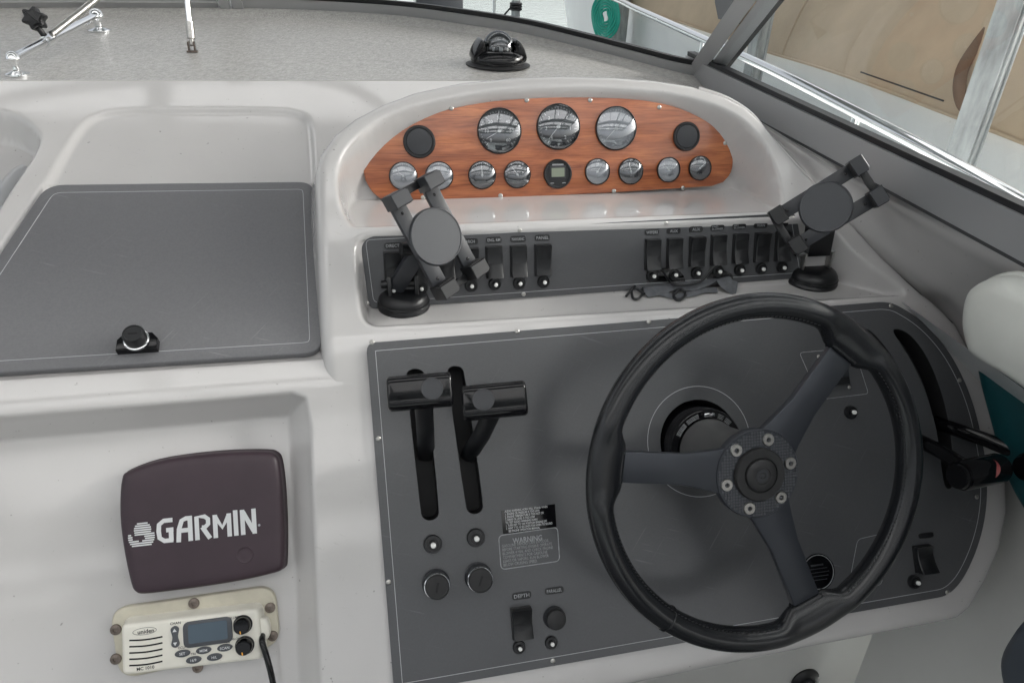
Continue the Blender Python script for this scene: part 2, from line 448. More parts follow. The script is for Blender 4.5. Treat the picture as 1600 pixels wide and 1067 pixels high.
def glass_material(name, tint, refl, rough=.02, edge=.6):
    m = bpy.data.materials.new(name); m.use_nodes = True; nt = m.node_tree; nt.nodes.clear()
    out = nd(nt, 'ShaderNodeOutputMaterial'); tr = nd(nt, 'ShaderNodeBsdfTransparent'); tr.inputs[0].default_value = (*tint, 1)
    gl = nd(nt, 'ShaderNodeBsdfGlossy'); gl.inputs['Roughness'].default_value = rough; gl.inputs[0].default_value = (.95, .97, 1, 1)
    lw = nd(nt, 'ShaderNodeFresnel'); lw.inputs[0].default_value = 1.45
    mr = nd(nt, 'ShaderNodeMapRange'); mr.inputs['From Min'].default_value = .03; mr.inputs['From Max'].default_value = 1.0; mr.inputs['To Min'].default_value = refl; mr.inputs['To Max'].default_value = edge
    nt.links.new(lw.outputs[0], mr.inputs[0])
    mx = nd(nt, 'ShaderNodeMixShader'); nt.links.new(mr.outputs[0], mx.inputs[0]); nt.links.new(tr.outputs[0], mx.inputs[1]); nt.links.new(gl.outputs[0], mx.inputs[2])
    nt.links.new(mx.outputs[0], out.inputs[0])
    return m
GLASS = glass_material('windshield_glass', (.96, .97, .97), .006, edge=.07)
LENS = glass_material('gauge_lens', (.95, .96, .97), .17, rough=.02, edge=.8)
DOME = glass_material('compass_dome', (.75, .77, .78), .10, rough=.02, edge=1.0)
SHADE = glass_material('sunglass_lens', (.22, .2, .2), .08, edge=.6)
SMOKE = glass_material('smoked_acrylic', (.18, .19, .2), .12, edge=.8)
def light_strip_material():
    m = bpy.data.materials.new('added_light_strip'); m.use_nodes = True; nt = m.node_tree; b = nt.nodes['Principled BSDF']; out = nt.nodes['Material Output']
    b.inputs['Base Color'].default_value = (.80, .82, .80, 1); b.inputs['Roughness'].default_value = .6
    t = nd(nt, 'ShaderNodeBsdfTranslucent'); t.inputs[0].default_value = (.88, .89, .90, 1)
    mx = nd(nt, 'ShaderNodeMixShader'); mx.inputs[0].default_value = .88
    nt.links.new(b.outputs[0], mx.inputs[1]); nt.links.new(t.outputs[0], mx.inputs[2]); nt.links.new(mx.outputs[0], out.inputs[0])
    return m
LIGHT_STRIP = light_strip_material()  # translucent strips added to the unseen roof to pass daylight down
ROOFM = mat('darkened_roof_sheet', (.26, .265, .27), .5, var=.06, vscale=2.0)  # unseen sheets darkened so that black parts reflect less light
DISCM = mat('rubber_pad_grey', (.052, .055, .062), .42)
KNURL = mat('knurled_ring', (.10, .105, .115), .4, metal=.5)
KEYF = mat('key_face', (.012, .012, .013), .55)
def water_material():
    m = bpy.data.materials.new('harbour_water'); m.use_nodes = True; nt = m.node_tree; b = nt.nodes['Principled BSDF']
    b.inputs['Base Color'].default_value = (.42, .47, .46, 1); b.inputs['Roughness'].default_value = .12; b.inputs['IOR'].default_value = 1.33
    tc = nd(nt, 'ShaderNodeTexCoord'); mp = nd(nt, 'ShaderNodeMapping'); mp.inputs['Scale'].default_value = (1, 1.6, 1); nt.links.new(tc.outputs['Object'], mp.inputs[0])
    n = nd(nt, 'ShaderNodeTexNoise', Scale=2.2, Detail=5.0, Roughness=.6); nt.links.new(mp.outputs[0], n.inputs['Vector'])
    bp = nd(nt, 'ShaderNodeBump', Strength=.35, Distance=.06); nt.links.new(n.outputs['Fac'], bp.inputs['Height']); nt.links.new(bp.outputs[0], b.inputs['Normal'])
    return m
WATER = water_material()

# ================================================================== water
mb = MB(); mb.add([(-400, -400, 0), (400, -400, 0), (400, 900, 0), (-400, 900, 0)], [(0, 1, 2, 3)])
struct(mb.build('water', WATER))

# ================================================================== profiles of the mouldings (Y ahead, d below the eye)
pA, pB, pC = (1.335, .235), (1.08, .416), (.943, .537)
CDk = .819 / .574
pD = (.50, .537 + CDk * .443)
K0, K1, K2 = (1.538, .281), (1.259, .394), (.912, .5805)
wood_lo, wood_hi = (1.26, .430), (1.312, .269)
sw_hi, sw_lo = (1.08, .416), (1.045, .538)
P_CD = Plane(pC, pD)                     # console face
P_WOOD = Plane(wood_hi, wood_lo)         # instrument board
P_SW = Plane(sw_hi, sw_lo)               # switch face
P_SHELF = Plane((1.045, .538), (.95, .5365))
P_HATCH = Plane(K1, K2)
P_TOPL = Plane(K0, K1)
REC = .044
P_REC = Plane(pC, pD, -REC)              # back of the electronics recess

class Profile:
    def __init__(s, pts, sig=.010, step=.002):
        P = np.array(pts, float); seg = np.hypot(*np.diff(P, axis=0).T); S = np.r_[0, np.cumsum(seg)]
        n = int(S[-1] / step); t = np.linspace(0, S[-1], n)
        Y = np.interp(t, S, P[:, 0]); D = np.interp(t, S, P[:, 1])
        k = int(4 * sig / step); w = np.exp(-.5 * (np.arange(-k, k + 1) * step / sig) ** 2); w /= w.sum()
        def sm(a):
            L = a[0] + (a[0] - a[1:k + 1][::-1]); Rr = a[-1] + (a[-1] - a[-k - 1:-1][::-1])
            return np.convolve(np.r_[L, a, Rr], w, 'valid')
        s.t, s.Y, s.D = t, sm(Y), sm(D)
        s.corner = S
    def at(s, t): return np.interp(t, s.t, s.Y), np.interp(t, s.t, s.D)
    def normal(s, t):
        e = .004; y0, d0 = s.at(t - e); y1, d1 = s.at(t + e)
        ty, td = y1 - y0, d1 - d0; L = np.hypot(ty, td) + 1e-12
        return -td / L, ty / L           # (Y, d) components, towards the viewer and up (d negative)
    def hit(s, px, py):
        r = ray(px, py); a, b = r.x / r.y, -r.z / r.y
        f = s.D - b * s.Y; i = np.where(np.sign(f[:-1]) != np.sign(f[1:]))[0]
        if len(i) == 0: i = np.array([int(np.argmin(abs(f[:-1])))])
        i = i[0]; u = f[i] / (f[i] - f[i + 1] + 1e-15); u = min(max(u, 0), 1)
        t = s.t[i] + u * (s.t[i + 1] - s.t[i]); Y = np.interp(t, s.t, s.Y)
        return (a * Y, t)
EXT = .05
dirAB = np.array([pA[0] - pB[0], pA[1] - pB[1]]); dirAB /= np.linalg.norm(dirAB)
pA0 = (pA[0] + dirAB[0] * EXT, pA[1] + dirAB[1] * EXT)
RP = Profile([pA0, pB, pC, pD])
tA, tB, tC = EXT, RP.corner[1], RP.corner[2]

# ---- deck (the flat grainy top of the dash) ------------------------------------------------
def deck_d(X, Y):
    return .2795 - .05 * (Y - 1.538) + .21 * np.maximum(0, X - .35) ** 2
def hit_deck(px, py, lift=0.0):
    r = ray(px, py); a, b = r.x / r.y, -r.z / r.y
    lo, hi = .8, 6.0
    f = lambda Y: b * Y - (deck_d(a * Y, Y) - lift)
    for _ in range(60):
        m = (lo + hi) / 2
        if f(m) > 0: hi = m
        else: lo = m
    Y = (lo + hi) / 2
    return W(a * Y, Y, b * Y)
# foot of the windshield on the deck, from far left round the corner and aft along the side
front_px = [(-260, 26), (-120, 22), (0, 19), (120, 18), (240, 18), (345, 18), (450, 20), (560, 25), (660, 33), (760, 47), (850, 63), (930, 83), (1000, 102), (1060, 119)]
FRONT = [hit_deck(*p) for p in front_px]
CORNER = hit_deck(1092, 127)
FRONT.append(CORNER)
FRONTS = spline(FRONT, 5, closed=False)
SIDE_X0, SIDE_Y0, SIDE_D0 = CORNER.x, CORNER.y, ZC - CORNER.z
def side_pt(px, py):                     # the side rail runs aft at nearly constant X
    r = ray(px, py); X = CORNER.x + .03
    return EYE + r * (X / r.x)
SIDE_END = side_pt(1600, 394)
sd = (SIDE_END - CORNER).normalized()
SIDE = [CORNER, CORNER.lerp(SIDE_END, .33), CORNER.lerp(SIDE_END, .66), SIDE_END, SIDE_END + sd * .5, SIDE_END + sd * 1.0]

Xs = np.arange(-1.75, 1.0, .0125); Ts = np.linspace(0, 1, 90)
def front_Y(X):
    fx = np.array([p.x for p in FRONTS]); fy = np.array([p.y for p in FRONTS]); o = np.argsort(fx)
    return np.interp(X, fx[o], fy[o])
P = np.zeros((len(Xs), len(Ts), 3))
Yn = np.where(Xs < .62, 1.538, 1.538 - .55 * np.maximum(0, Xs - .62))
for j, t in enumerate(Ts):
    Yf = front_Y(np.minimum(Xs, CORNER.x)) + .03 + .9 * np.maximum(0, Xs - CORNER.x) * 0
    Y = Yn + (Yf - Yn) * t
    d = deck_d(Xs, Y)
    d = d - .016 * sstep(.11, .03, Yf - .03 - Y)      # the deck sweeps up to the windshield
    P[:, j] = np.stack([Xs, Y, ZC - d], 1)
deck = struct(grid('deck', P, NONSKID))

# ---- the port half of the dash: sloping top, hatch shelf, recess for the electronics --------
LP_ = Profile([K0, K1, K2, pD], sig=.007)
lt0, lt1, lt2 = LP_.corner[0], LP_.corner[1], LP_.corner[2]
x = np.arange(-1.05, .62, .0035); t = np.arange(0, LP_.t[-1], .0035)
X, T = np.meshgrid(x, t, indexing='ij')
Y, D = LP_.at(T); nY, nD = LP_.normal(T)
off = np.zeros_like(X)
def lpoly(pts): return [LP_.hit(*p) for p in pts]
field = lpoly(spline([(62, 300), (92, 246), (122, 200), (150, 179), (200, 170), (300, 169), (400, 169), (455, 172), (483, 184), (492, 215), (496, 300)], 4, closed=False) + [(300, 306)])
off -= .0075 * sstep(.002, -.012, sdf(X, T, field))
hatch_px = [(72, 288), (494, 283), (508, 556), (-135, 598)]
hp = [LP_.hit(*p) for p in hatch_px]
off -= .009 * sstep(.006, -.002, sdf(X, T, hp))
rec_px = [(-330, 690), (0, 652), (300, 628), (455, 614), (478, 622), (484, 660), (503, 1130), (480, 1180), (-400, 1250)]
rec = lpoly(rec_px)
rs = sdf(X, T, rec)
off -= REC * (np.clip(-rs / .032, 0, 1) * .9 + .1 * sstep(.003, -.004, rs))
off -= .004 * sstep(-.034, -.045, rs) * 0
# companionway opening on the far left
comp_px = spline([(-300, 166), (-60, 168), (0, 171), (34, 180), (58, 198), (67, 216), (58, 242), (30, 284), (0, 331), (-100, 492), (-230, 700)], 5, closed=False) + [(-700, 700), (-700, 166)]
cs = sdf(X, T, lpoly(comp_px))
rr = .006
o_ = np.maximum(0, -cs)
drop = np.where(o_ < rr, rr - np.sqrt(np.maximum(0, rr * rr - o_ * o_)), rr + (o_ - rr) * 7)
drop = np.minimum(drop, .055 + .06 * sstep(.09, .16, o_))
Yp = Y + nY * off; Dp = D + nD * off + drop
Pg = np.stack([X, Yp, ZC - Dp], -1)
dash = grid('dashboard_moulding', Pg, GEL)
bmt = bmesh.new(); bmt.from_mesh(dash.data); bmt.verts.ensure_lookup_table()
drop_ = ((X > -.045) & (T > .205)).reshape(-1)
bmesh.ops.delete(bmt, geom=[v for i, v in enumerate(bmt.verts) if drop_[i]], context='VERTS')
bmt.to_mesh(dash.data); bmt.free()
tag(dash, 'glossy off white dashboard moulding that carries the grey storage hatch and the electronics recess', 'dashboard')
# forward skirt that closes the gap up to the deck edge
mb = MB(); e0 = W(0, 1.538, .2815); 
mb.add([(-1.75, 1.538, ZC - .2795), (.62, 1.538, ZC - .2795), (.62, 1.5385, ZC - .33), (-1.75, 1.5385, ZC - .33)], [(0, 1, 2, 3)])
sk = mb.build('deck_edge', GEL, deck)

# ---- the helm pod ---------------------------------------------------------------------------
pod_px = [(548, 1165), (541, 1100), (515, 600), (512, 560), (500, 292), (500, 262), (507, 238), (528, 209), (558, 185), (600, 163), (650, 144.5), (720, 129.5), (800, 121), (870, 118.5), (950, 120), (1020, 125),
          (1080, 134), (1130, 149), (1165, 167), (1192, 192), (1217, 224), (1262, 275), (1320, 338), (1379, 402), (1440, 458), (1494, 508), (1526, 565), (1553, 635), (1571, 715), (1574, 800), (1562, 858), (1540, 908), (1516, 948), (1500, 961), (1470, 968), (1300, 1000), (1100, 1041), (900, 1083), (700, 1125)]
pod_poly = [RP.hit(*p) for p in pod_px]
x = np.arange(-.105, 1.16, .0032); t = np.arange(.0, RP.t[-1] - .01, .0032)
X, T = np.meshgrid(x, t, indexing='ij')
Y, D = RP.at(T); nY, nD = RP.normal(T)
# notch of the instrument board
n1_px = spline([(534, 325), (528, 285), (537, 244), (570, 205), (626, 174), (700, 154), (780, 139.5), (870, 135), (960, 137), (1045, 146), (1115, 164), (1168, 194), (1204, 243), (1221, 300), (1226, 352)], 4, closed=False) + [(1000, 380), (560, 395)]
n1 = sdf(X, T, [RP.hit(*p) for p in n1_px])
tn0 = RP.hit(870, 135)[1]
fr = np.clip((T - tn0) / (tB - tn0), 0, 1)
I1 = np.array([(1.3205, .258), (1.264, .4335), (pB[0], pB[1] + .001)])
I1f = np.array([0, .52, 1.0])
iY = np.interp(fr, I1f, I1[:, 0]); iD = np.interp(fr, I1f, I1[:, 1])
w1 = sstep(.004, -.013, n1) * sstep(0, .012, tB + .004 - T)
# notch of the switch face and shelf
n2_px = [(553, 366), (566, 512), (1425, 462), (1335, 398), (1288, 340)]
n2 = sdf(X, T, round_poly([RP.hit(*p) for p in n2_px], .03))
fr2 = np.clip((T - tB) / (tC - tB), 0, 1)
I2 = np.array([pB, (sw_lo[0], sw_lo[1]), pC]); I2f = np.array([0, .55, 1.0])
jY = np.interp(fr2, I2f, I2[:, 0]); jD = np.interp(fr2, I2f, I2[:, 1])
w2 = sstep(.004, -.014, n2)
inB = (T < tB)
Yq = np.where(inB, Y + (iY - Y) * w1, Y + (jY - Y) * w2)
Dq = np.where(inB, D + (iD - D) * w1, D + (jD - D) * w2)
# clearances under the console plate for the lever slots and the steering shaft
slotL_px = [[(634, 588), (637, 579), (649, 575), (661, 579), (665, 588), (687, 797), (684, 809), (672, 814), (660, 810), (657, 798)],
            [(698, 583), (701, 574), (711, 571), (722, 574), (726, 583), (756, 787), (753, 799), (742, 804), (731, 800), (727, 788)]]
slotR_px = [[(1394, 515), (1404, 513), (1422, 522), (1444, 548), (1464, 590), (1478, 636), (1487, 684), (1491, 735), (1489, 762), (1478, 765), (1472, 740), (1467, 690), (1457, 645), (1442, 600), (1420, 556), (1401, 528)],
            [(1352, 512), (1362, 518), (1380, 537), (1398, 562), (1414, 597), (1427, 640), (1436, 690), (1440, 745), (1434, 765), (1424, 760), (1420, 700), (1410, 650), (1394, 605), (1374, 566), (1356, 534)]]
HOLE_C = P_CD.hit(1093, 689)
cut = np.zeros_like(X)
for L in slotL_px + slotR_px:
    cut = np.maximum(cut, sstep(.010, .004, sdf(X, T, [RP.hit(*p) for p in L])))
hc = RP.hit(1093, 689)
cut = np.maximum(cut, sstep(.074, .068, np.hypot(X - hc[0], T - hc[1])))
# outside the outline the pod rolls over and falls away
ps = sdf(X, T, pod_poly)
rad = .020
o_ = np.maximum(0, ps + rad * .55)
roll = np.where(o_ < rad * .94, rad - np.sqrt(np.maximum(1e-9, rad * rad - np.minimum(o_, rad * .94) ** 2)), rad * .66 + (o_ - rad * .94) * 4.5)
off = -roll - cut * .075
Yq = Yq + nY * off; Dq = Dq + nD * off
pod = grid('helm_pod', np.stack([X, Yq, ZC - Dq], -1), GEL)
# trim the part of the sheet far outside the outline
bmt = bmesh.new(); bmt.from_mesh(pod.data); bmt.verts.ensure_lookup_table()
keep = (ps < .045).reshape(-1)
bmesh.ops.delete(bmt, geom=[v for i, v in enumerate(bmt.verts) if not keep[i]], context='VERTS')
bmt.to_mesh(pod.data); bmt.free()
tag(pod, 'off white moulded helm pod with rounded arch round the wooden instrument board', 'helm pod')

# ---- starboard coaming between the pod and the side window -----------------------------------
seam_px = [(1096, 131), (1140, 146), (1180, 172), (1210, 210), (1256, 262), (1314, 327), (1376, 391), (1440, 448), (1500, 500)]
def on_pod(px, py, sink):
    xx, tt = RP.hit(px, py); yy, dd = RP.at(tt); a, b = RP.normal(tt)
    return W(xx, yy - a * sink, dd - b * sink)
S3 = [on_pod(px, py, .012) for px, py in seam_px]
S3 += [W(1.05, .72, .72), W(1.10, .45, .92), W(1.13, .1, 1.0)]
S3s = spline(S3, 5, closed=False)
rail = spline([CORNER + Vector((-.02, .02, .004))] + [CORNER.lerp(SIDE_END, k) for k in (.10, .22, .36, .5, .64, .78, .9)] + [SIDE_END + sd * k for k in (.12, .35, .65, 1.0)], 5, closed=False)
m = min(len(S3s), len(rail)); S3s, rail = S3s[:m], rail[:m]
rows = []
for k in range(m):
    a, c = rail[k] + Vector((.012, 0, -.002)), S3s[k]
    b1 = a + Vector((-.018, -.006, -.014)); w = (c - b1)
    ridge = b1.lerp(c, .16) + Vector((-.012, 0, .010)) * min(1, w.length / .15)
    hollow = b1.lerp(c, .55) + Vector((.012, 0, -.012)) * min(1, w.length / .25)
    rows.append(spline([a, b1, ridge, b1.lerp(c, .26), hollow, b1.lerp(c, .82), c, c + Vector((.004, .03, -.05))], 4, closed=False))
Pg = np.array([[list(p) for p in r] for r in rows])
coam = grid('side_coaming', Pg, GEL)
sm_ = spline([on_pod(px, py, .006) for px, py in [(1205, 212), (1217, 227), (1262, 279), (1320, 342), (1379, 404), (1440, 459), (1490, 505)]], 6, closed=False)
mb = MB(); mb.tube(sm_, .0035, 8); mb.build('joint_line', SEAL, coam)
tag(coam, 'off white side coaming sloping from the side window frame down to the helm pod', 'coaming')

# ---- below the helm: bulkhead, side lining, sole -----------------------------------------------
mb = MB()
mb.add([W(-1.2, .98, .98), W(1.32, .98, .98), W(1.32, .86, 1.9), W(-1.2, .86, 1.9)], [(0, 1, 2, 3)])
bulk = struct(mb.build('bulkhead', GEL_IN))
mb = MB()
a = [W(1.16, 1.0, .62), W(1.10, .60, .95), W(1.12, .1, 1.05), W(1.12, -1.4, 1.05)]
b = [W(.93, .75, 1.9), W(.93, .60, 1.9), W(1.0, .1, 1.9), W(1.0, -1.4, 1.9)]
c = [W(1.34, 1.0, .55), W(1.30, .6, .70), W(1.3, .1, .75), W(1.3, -1.4, .75)]
mb.add(c + a + b, [(0, 1, 5, 4), (1, 2, 6, 5), (2, 3, 7, 6), (4, 5, 9, 8), (5, 6, 10, 9), (6, 7, 11, 10)])
lining = struct(mb.build('side_lining', GEL_IN))
mb = MB(); mb.add([W(-2.2, -3.0, 1.85), W(1.4, -3.0, 1.85), W(1.4, .8, 1.85), W(-2.2, .8, 1.85)], [(0, 1, 2, 3)])
struct(mb.build('cockpit_sole', SOLE))
# the port companionway: sloping liner and smoked sliding door in its metal track
cw = thing('companionway_door', Matrix.Translation(W(-.72, 1.25, .42)), 'smoked sliding companionway door in a grey metal track left of the hatch', 'sliding door')
def inv(o): return o.matrix_world.inverted()
MI = Matrix.Translation(-W(-.72, 1.25, .42))
def path(pts, depth): return [MI @ at(px, py, z) for (px, py), z in zip(pts, depth)]
def comp(px, py, drop):
    xx, tt = LP_.hit(px, py); yy, dd = LP_.at(tt); return MI @ W(xx, yy, dd + drop)
mb = MB()
mb.tube(spline([comp(30, 226, .050), comp(12, 240, .048), comp(-20, 285, .046), comp(-90, 390, .046), comp(-150, 480, .046)], 5, closed=False), .017, 14); mb.build('track', ALU, cw)
mb = MB(); mb.tube(spline([comp(46, 224, .052), comp(40, 250, .060), comp(-4, 318, .060), comp(-80, 440, .060), comp(-140, 540, .060)], 5, closed=False), .016, 10); mb.build('shadow_gap', SEAL, cw)  # black strip stands in for the dark shadow gap along the opening
mb = MB(); q = [comp(52, 222, .078), comp(-130, 540, .078), comp(-420, 540, .078), comp(-300, 196, .078)]
mb.add(q, [(0, 1, 2, 3)]); mb.build('door_panel', SMOKE, cw)
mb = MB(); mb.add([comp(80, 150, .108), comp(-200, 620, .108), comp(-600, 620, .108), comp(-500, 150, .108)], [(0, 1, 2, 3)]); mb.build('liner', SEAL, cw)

# ================================================================== windshield
ws = thing('windshield', Matrix.Translation(CORNER), 'grey framed windshield of flat panes wrapping round the dash', 'windshield')
WI = Matrix.Translation(-CORNER)
RAKE = Vector((0, -.62, .62)).normalized()
def swept(name, base, h, th, material, upf, inward, z0=0.0, parent=ws):
    """rail of height h and thickness th that follows a base line"""
    N = len(base); rows = []
    for k in range(N):
        up = upf(k); inn = inward(k); b = WI @ (base[k] + up * z0)
        rows.append([b, b + inn * th, b + inn * th * .9 + up * h, b + up * h])
    V = [p for r in rows for p in r]; Fs = []
    for k in range(N - 1):
        for j in range(4): Fs.append((k * 4 + j, k * 4 + (j + 1) % 4, k * 4 + 4 + (j + 1) % 4, k * 4 + 4 + j))
    Fs += [(0, 1, 2, 3), (N * 4 - 4, N * 4 - 3, N * 4 - 2, N * 4 - 1)]
    mb = MB(); mb.add(V, Fs); return mb.build(name, material, parent)
def inw(base):
    out = []
    for k in range(len(base)):
        a = base[max(0, k - 1)]; c = base[min(len(base) - 1, k + 1)]; t = (c - a); t.z = 0; t.normalize()
        out.append(Vector((-t.y, t.x, 0)) * -1)
    return out
fb = FRONTS[:-2]; fi = inw(fb)
def fup(k):
    r = min(1, max(0, k / (len(fb) - 1)))
    return (Vector((0, 0, 1)) + fi[k] * .9).normalized()
il = next(i for i, p in enumerate(fb) if p.x > hit_deck(345, 18).x)
swept('sash_rail', fb[:il], .070, .030, ALU, fup, lambda k: fi[k])
swept('sash_lip', fb[:il], .006, .036, ALU, fup, lambda k: fi[k], z0=.036)
rest = fb[il:]
swept('front_rail', rest, .052, .030, ALU, lambda k: fup(k + il), lambda k: fi[k + il])
swept('front_seal', rest, .016, .024, SEAL, lambda k: fup(k + il), lambda k: fi[k + il], z0=.0525)
# panes of the front window, each flat between its posts
def pane(name, p0, p1, u0, u1, h, z):
    mb = MB(); n = (p1 - p0).cross(u0).normalized() * .005
    q = [p0 + u0 * z, p1 + u1 * z, p1 + u1 * h, p0 + u0 * h]
    q = [WI @ v for v in q]
    mb.add(q + [v + n for v in q], [(0, 1, 2, 3), (7, 6, 5, 4), (0, 4, 5, 1), (1, 5, 6, 2), (2, 6, 7, 3), (3, 7, 4, 0)])
    return mb.build(name, GLASS, ws)
cut_i = [il, il + (len(fb) - il) // 4, il + (len(fb) - il) // 2, il + 3 * (len(fb) - il) // 4, len(fb) - 1]
# curved front glass in one sheet
rows = []
for k in range(len(fb)):
    up = fup(k); b = fb[k] + fi[k] * .010
    rows.append([list(WI @ (b + up * z)) for z in (.02, .2, .4, .62)])
g = grid('front_pane', np.array(rows), GLASS, ws)
hdr = [fb[k] + fup(k) * .62 for k in range(len(fb))]
mb = MB(); mb.tube([WI @ p for p in hdr], .016, 10); mb.build('front_header', ALU, ws)
# post at the sash
k = il; b0 = fb[k] + fi[k] * .006
mb = MB(); dirp = fup(k); sidev = (fb[k + 1] - fb[k - 1]).normalized()
for s0 in (-.030, .004):
    q = [b0 + sidev * s0, b0 + sidev * (s0 + .026)]
    V = []
    for zz in (0, .62):
        for pz in q: V += [WI @ (pz + dirp * zz), WI @ (pz + dirp * zz + fi[k] * .034)]
    mb.add(V, [(0, 2, 3, 1), (4, 5, 7, 6), (0, 4, 6, 2), (1, 3, 7, 5), (0, 1, 5, 4), (2, 6, 7, 3)])
mb.build('sash_post', ALU, ws)
# side window: rail, seal, pane
sb = spline(SIDE, 6, closed=False)
SUP = Vector((-.32, 0, 1)).normalized(); SIN = Vector((-1, 0, 0))
swept('side_rail', sb, .062, .030, ALU, lambda k: SUP, lambda k: SIN, z0=.0)
swept('side_seal', sb, .010, .022, SEAL, lambda k: SUP, lambda k: SIN, z0=.0625)
swept('side_foot_seal', sb, .004, .033, SEAL, lambda k: SUP, lambda k: SIN, z0=-.0045)
# corner post of two bars
c0 = CORNER
def solve_dir(px, py, base, kind):
    # direction from the corner, in the raked plane, that passes through the pixel at the top of the picture
    r = ray(px, py); best = None
    for z in np.linspace(.1, .45, 200):
        tt = (base.z + z - EYE.z) / r.z if abs(r.z) > 1e-6 else 0
        p = EYE + r * tt
        if tt > 0:
            e = abs(p.x - (base.x + kind * z))
            if best is None or e < best[0]: best = (e, p)
    return best[1]
topc = solve_dir(1186, 0, c0, -.32)
pdv = (topc - c0).normalized()
wv = pdv.cross(Vector((c0 - EYE))).normalized()
if wv.x < 0: wv = -wv
nv = wv.cross(pdv).normalized()
if nv.dot(EYE - c0) < 0: nv = -nv
wpx = 1 / F * zdepth(c0)
for nm, s0, s1, hh in (('corner_post', -31, -3, .018), ('corner_post', -1, 24, .014)):
    mb = MB(); V = []
    for L in (-.012, .75):
        for s_ in (s0, s1):
            for h_ in (-.03, hh): V.append(WI @ (c0 + pdv * L + wv * s_ * wpx * .78 + nv * h_))
    mb.add(V, [(0, 2, 3, 1), (4, 5, 7, 6), (0, 4, 6, 2), (1, 3, 7, 5), (0, 1, 5, 4), (2, 6, 7, 3)])
    bmesh.ops.bevel(mb.bm, geom=mb.bm.edges[:], offset=.002, segments=2, affect='EDGES')
    po = mb.build(nm, ALU, ws)
    mb = MB(); cs_ = WI @ (c0 + pdv * .012 + wv * (s0 + s1) / 2 * wpx * .78 + nv * hh); mb.cyl(cs_, cs_ + nv * .003, .005, .004, 12); mb.build('screw', STEEL, po)
mb = MB(); V = []
for L in (.02, .75):
    for s_ in (24.5, 31):
        for h_ in (-.03, .004): V.append(WI @ (c0 + pdv * L + wv * s_ * wpx * .78 + nv * h_))
mb.add(V, [(0, 2, 3, 1), (4, 5, 7, 6), (0, 4, 6, 2), (1, 3, 7, 5), (0, 1, 5, 4), (2, 6, 7, 3)]); mb.build('post_seal', SEAL, ws)
rows = []
s_in = Vector((.004, 0, 0))
foot = sb[1:]
tops = [p + SUP * .62 for p in foot]
Vq = [WI @ (c0 + pdv * .05 + Vector((.012, -.01, 0))), WI @ (c0 + pdv * .72 + Vector((.012, -.01, 0)))]
q = [c0 + pdv * .03, SIDE[-1] + SUP * .05, SIDE[-1] + SUP * .62, c0 + pdv * .78]
mb = MB(); q = [WI @ (v + Vector((-.010, 0, 0))) for v in q]
mb.add(q + [v + Vector((.005, 0, 0)) for v in q], [(0, 1, 2, 3), (7, 6, 5, 4), (0, 4, 5, 1), (1, 5, 6, 2), (2, 6, 7, 3), (3, 7, 4, 0)])
mb.build('side_pane', GLASS, ws)
mb = MB(); mb.tube([q[3], q[2]], .016, 10); mb.build('side_header', ALU, ws)

# ================================================================== outside the windows
# stainless bow rail
def on_X(px, py, X):
    r = ray(px, py); return EYE + r * (X / r.x)
rl = [on_X(930, -12, 1.30), on_X(1000, 17, 1.24), on_X(1100, 62, 1.2), on_X(1200, 107, 1.17), on_X(1340, 178, 1.15), on_X(1450, 235, 1.14), on_X(1600, 318, 1.13), on_X(1700, 380, 1.12)]
rl.append(rl[-1] + Vector((0, -1.1, -.12)))
far = rl[0]
lead = [far + Vector((-3.2, 3.6, .22)), far + Vector((-2.2, 3.3, .20)), far + Vector((-1.1, 2.4, .14)), far + Vector((-.35, 1.1, .06))]
o0 = rl[3].copy(); br = thing('bow_rail', Matrix.Translation(o0), 'polished stainless bow rail running outside the side window', 'handrail')
BI = Matrix.Translation(-o0)
pts = spline([BI @ p for p in lead + rl], 6, closed=False)
mb = MB(); mb.tube(pts, .0135, 14); mb.build('top_tube', CHROME, br)
for p in [rl[2], rl[4], rl[6] + Vector((0, .02, 0)), lead[3], lead[2], lead[1]]:
    b = BI @ p; mb = MB(); mb.tube([b, b + Vector((.02, .06, -.62))], .011, 10)
    mb.cyl(b + Vector((.02, .06, -.60)), b + Vector((.02, .06, -.62)), .022, .03, 14); mb.build('stanchion', CHROME, br)
# own side deck, below the windows
mb = MB(); mb.add([W(.88, 2.6, .50), W(1.45, 3.2, .86), W(1.38, .2, .98), W(.90, .2, .55), W(1.5, 3.2, 1.7), W(1.42, .2, 1.8)], [(0, 1, 2, 3), (1, 4, 5, 2)])
struct(mb.build('side_deck', HULL))

# neighbouring boat with tan cover
NB0 = W(3.0, 3.4, 2.4)
nb = thing('moored_boat', Matrix.Translation(NB0), 'white moored boat under a tan canvas cover beside the dock posts', 'boat')
NI = Matrix.Translation(-NB0)
GX = 2.75
g1 = [on_X(880, -42, GX + .55), on_X(950, -15, GX + .12), on_X(1009, 9, GX), on_X(1112, 41, GX), on_X(1200, 70, GX), on_X(1300, 98, GX - .03), on_X(1400, 131, GX - .06), on_X(1480, 160, GX - .08), on_X(1600, 203, GX - .1), on_X(1750, 262, GX - .1), on_X(2100, 420, GX - .1)]
gs = spline(g1, 6, closed=False)
rows = []
for p in gs:
    rows.append([list(NI @ (p + v)) for v in (Vector((.10, 0, .02)), Vector((.02, 0, .015)), Vector((0, 0, 0)), Vector((.01, 0, -.03)), Vector((.05, 0, -.4)), Vector((.16, 0, -.9)), Vector((.42, 0, -1.9)))])
h = grid('hull', np.array(rows), HULL, nb)
rows = []
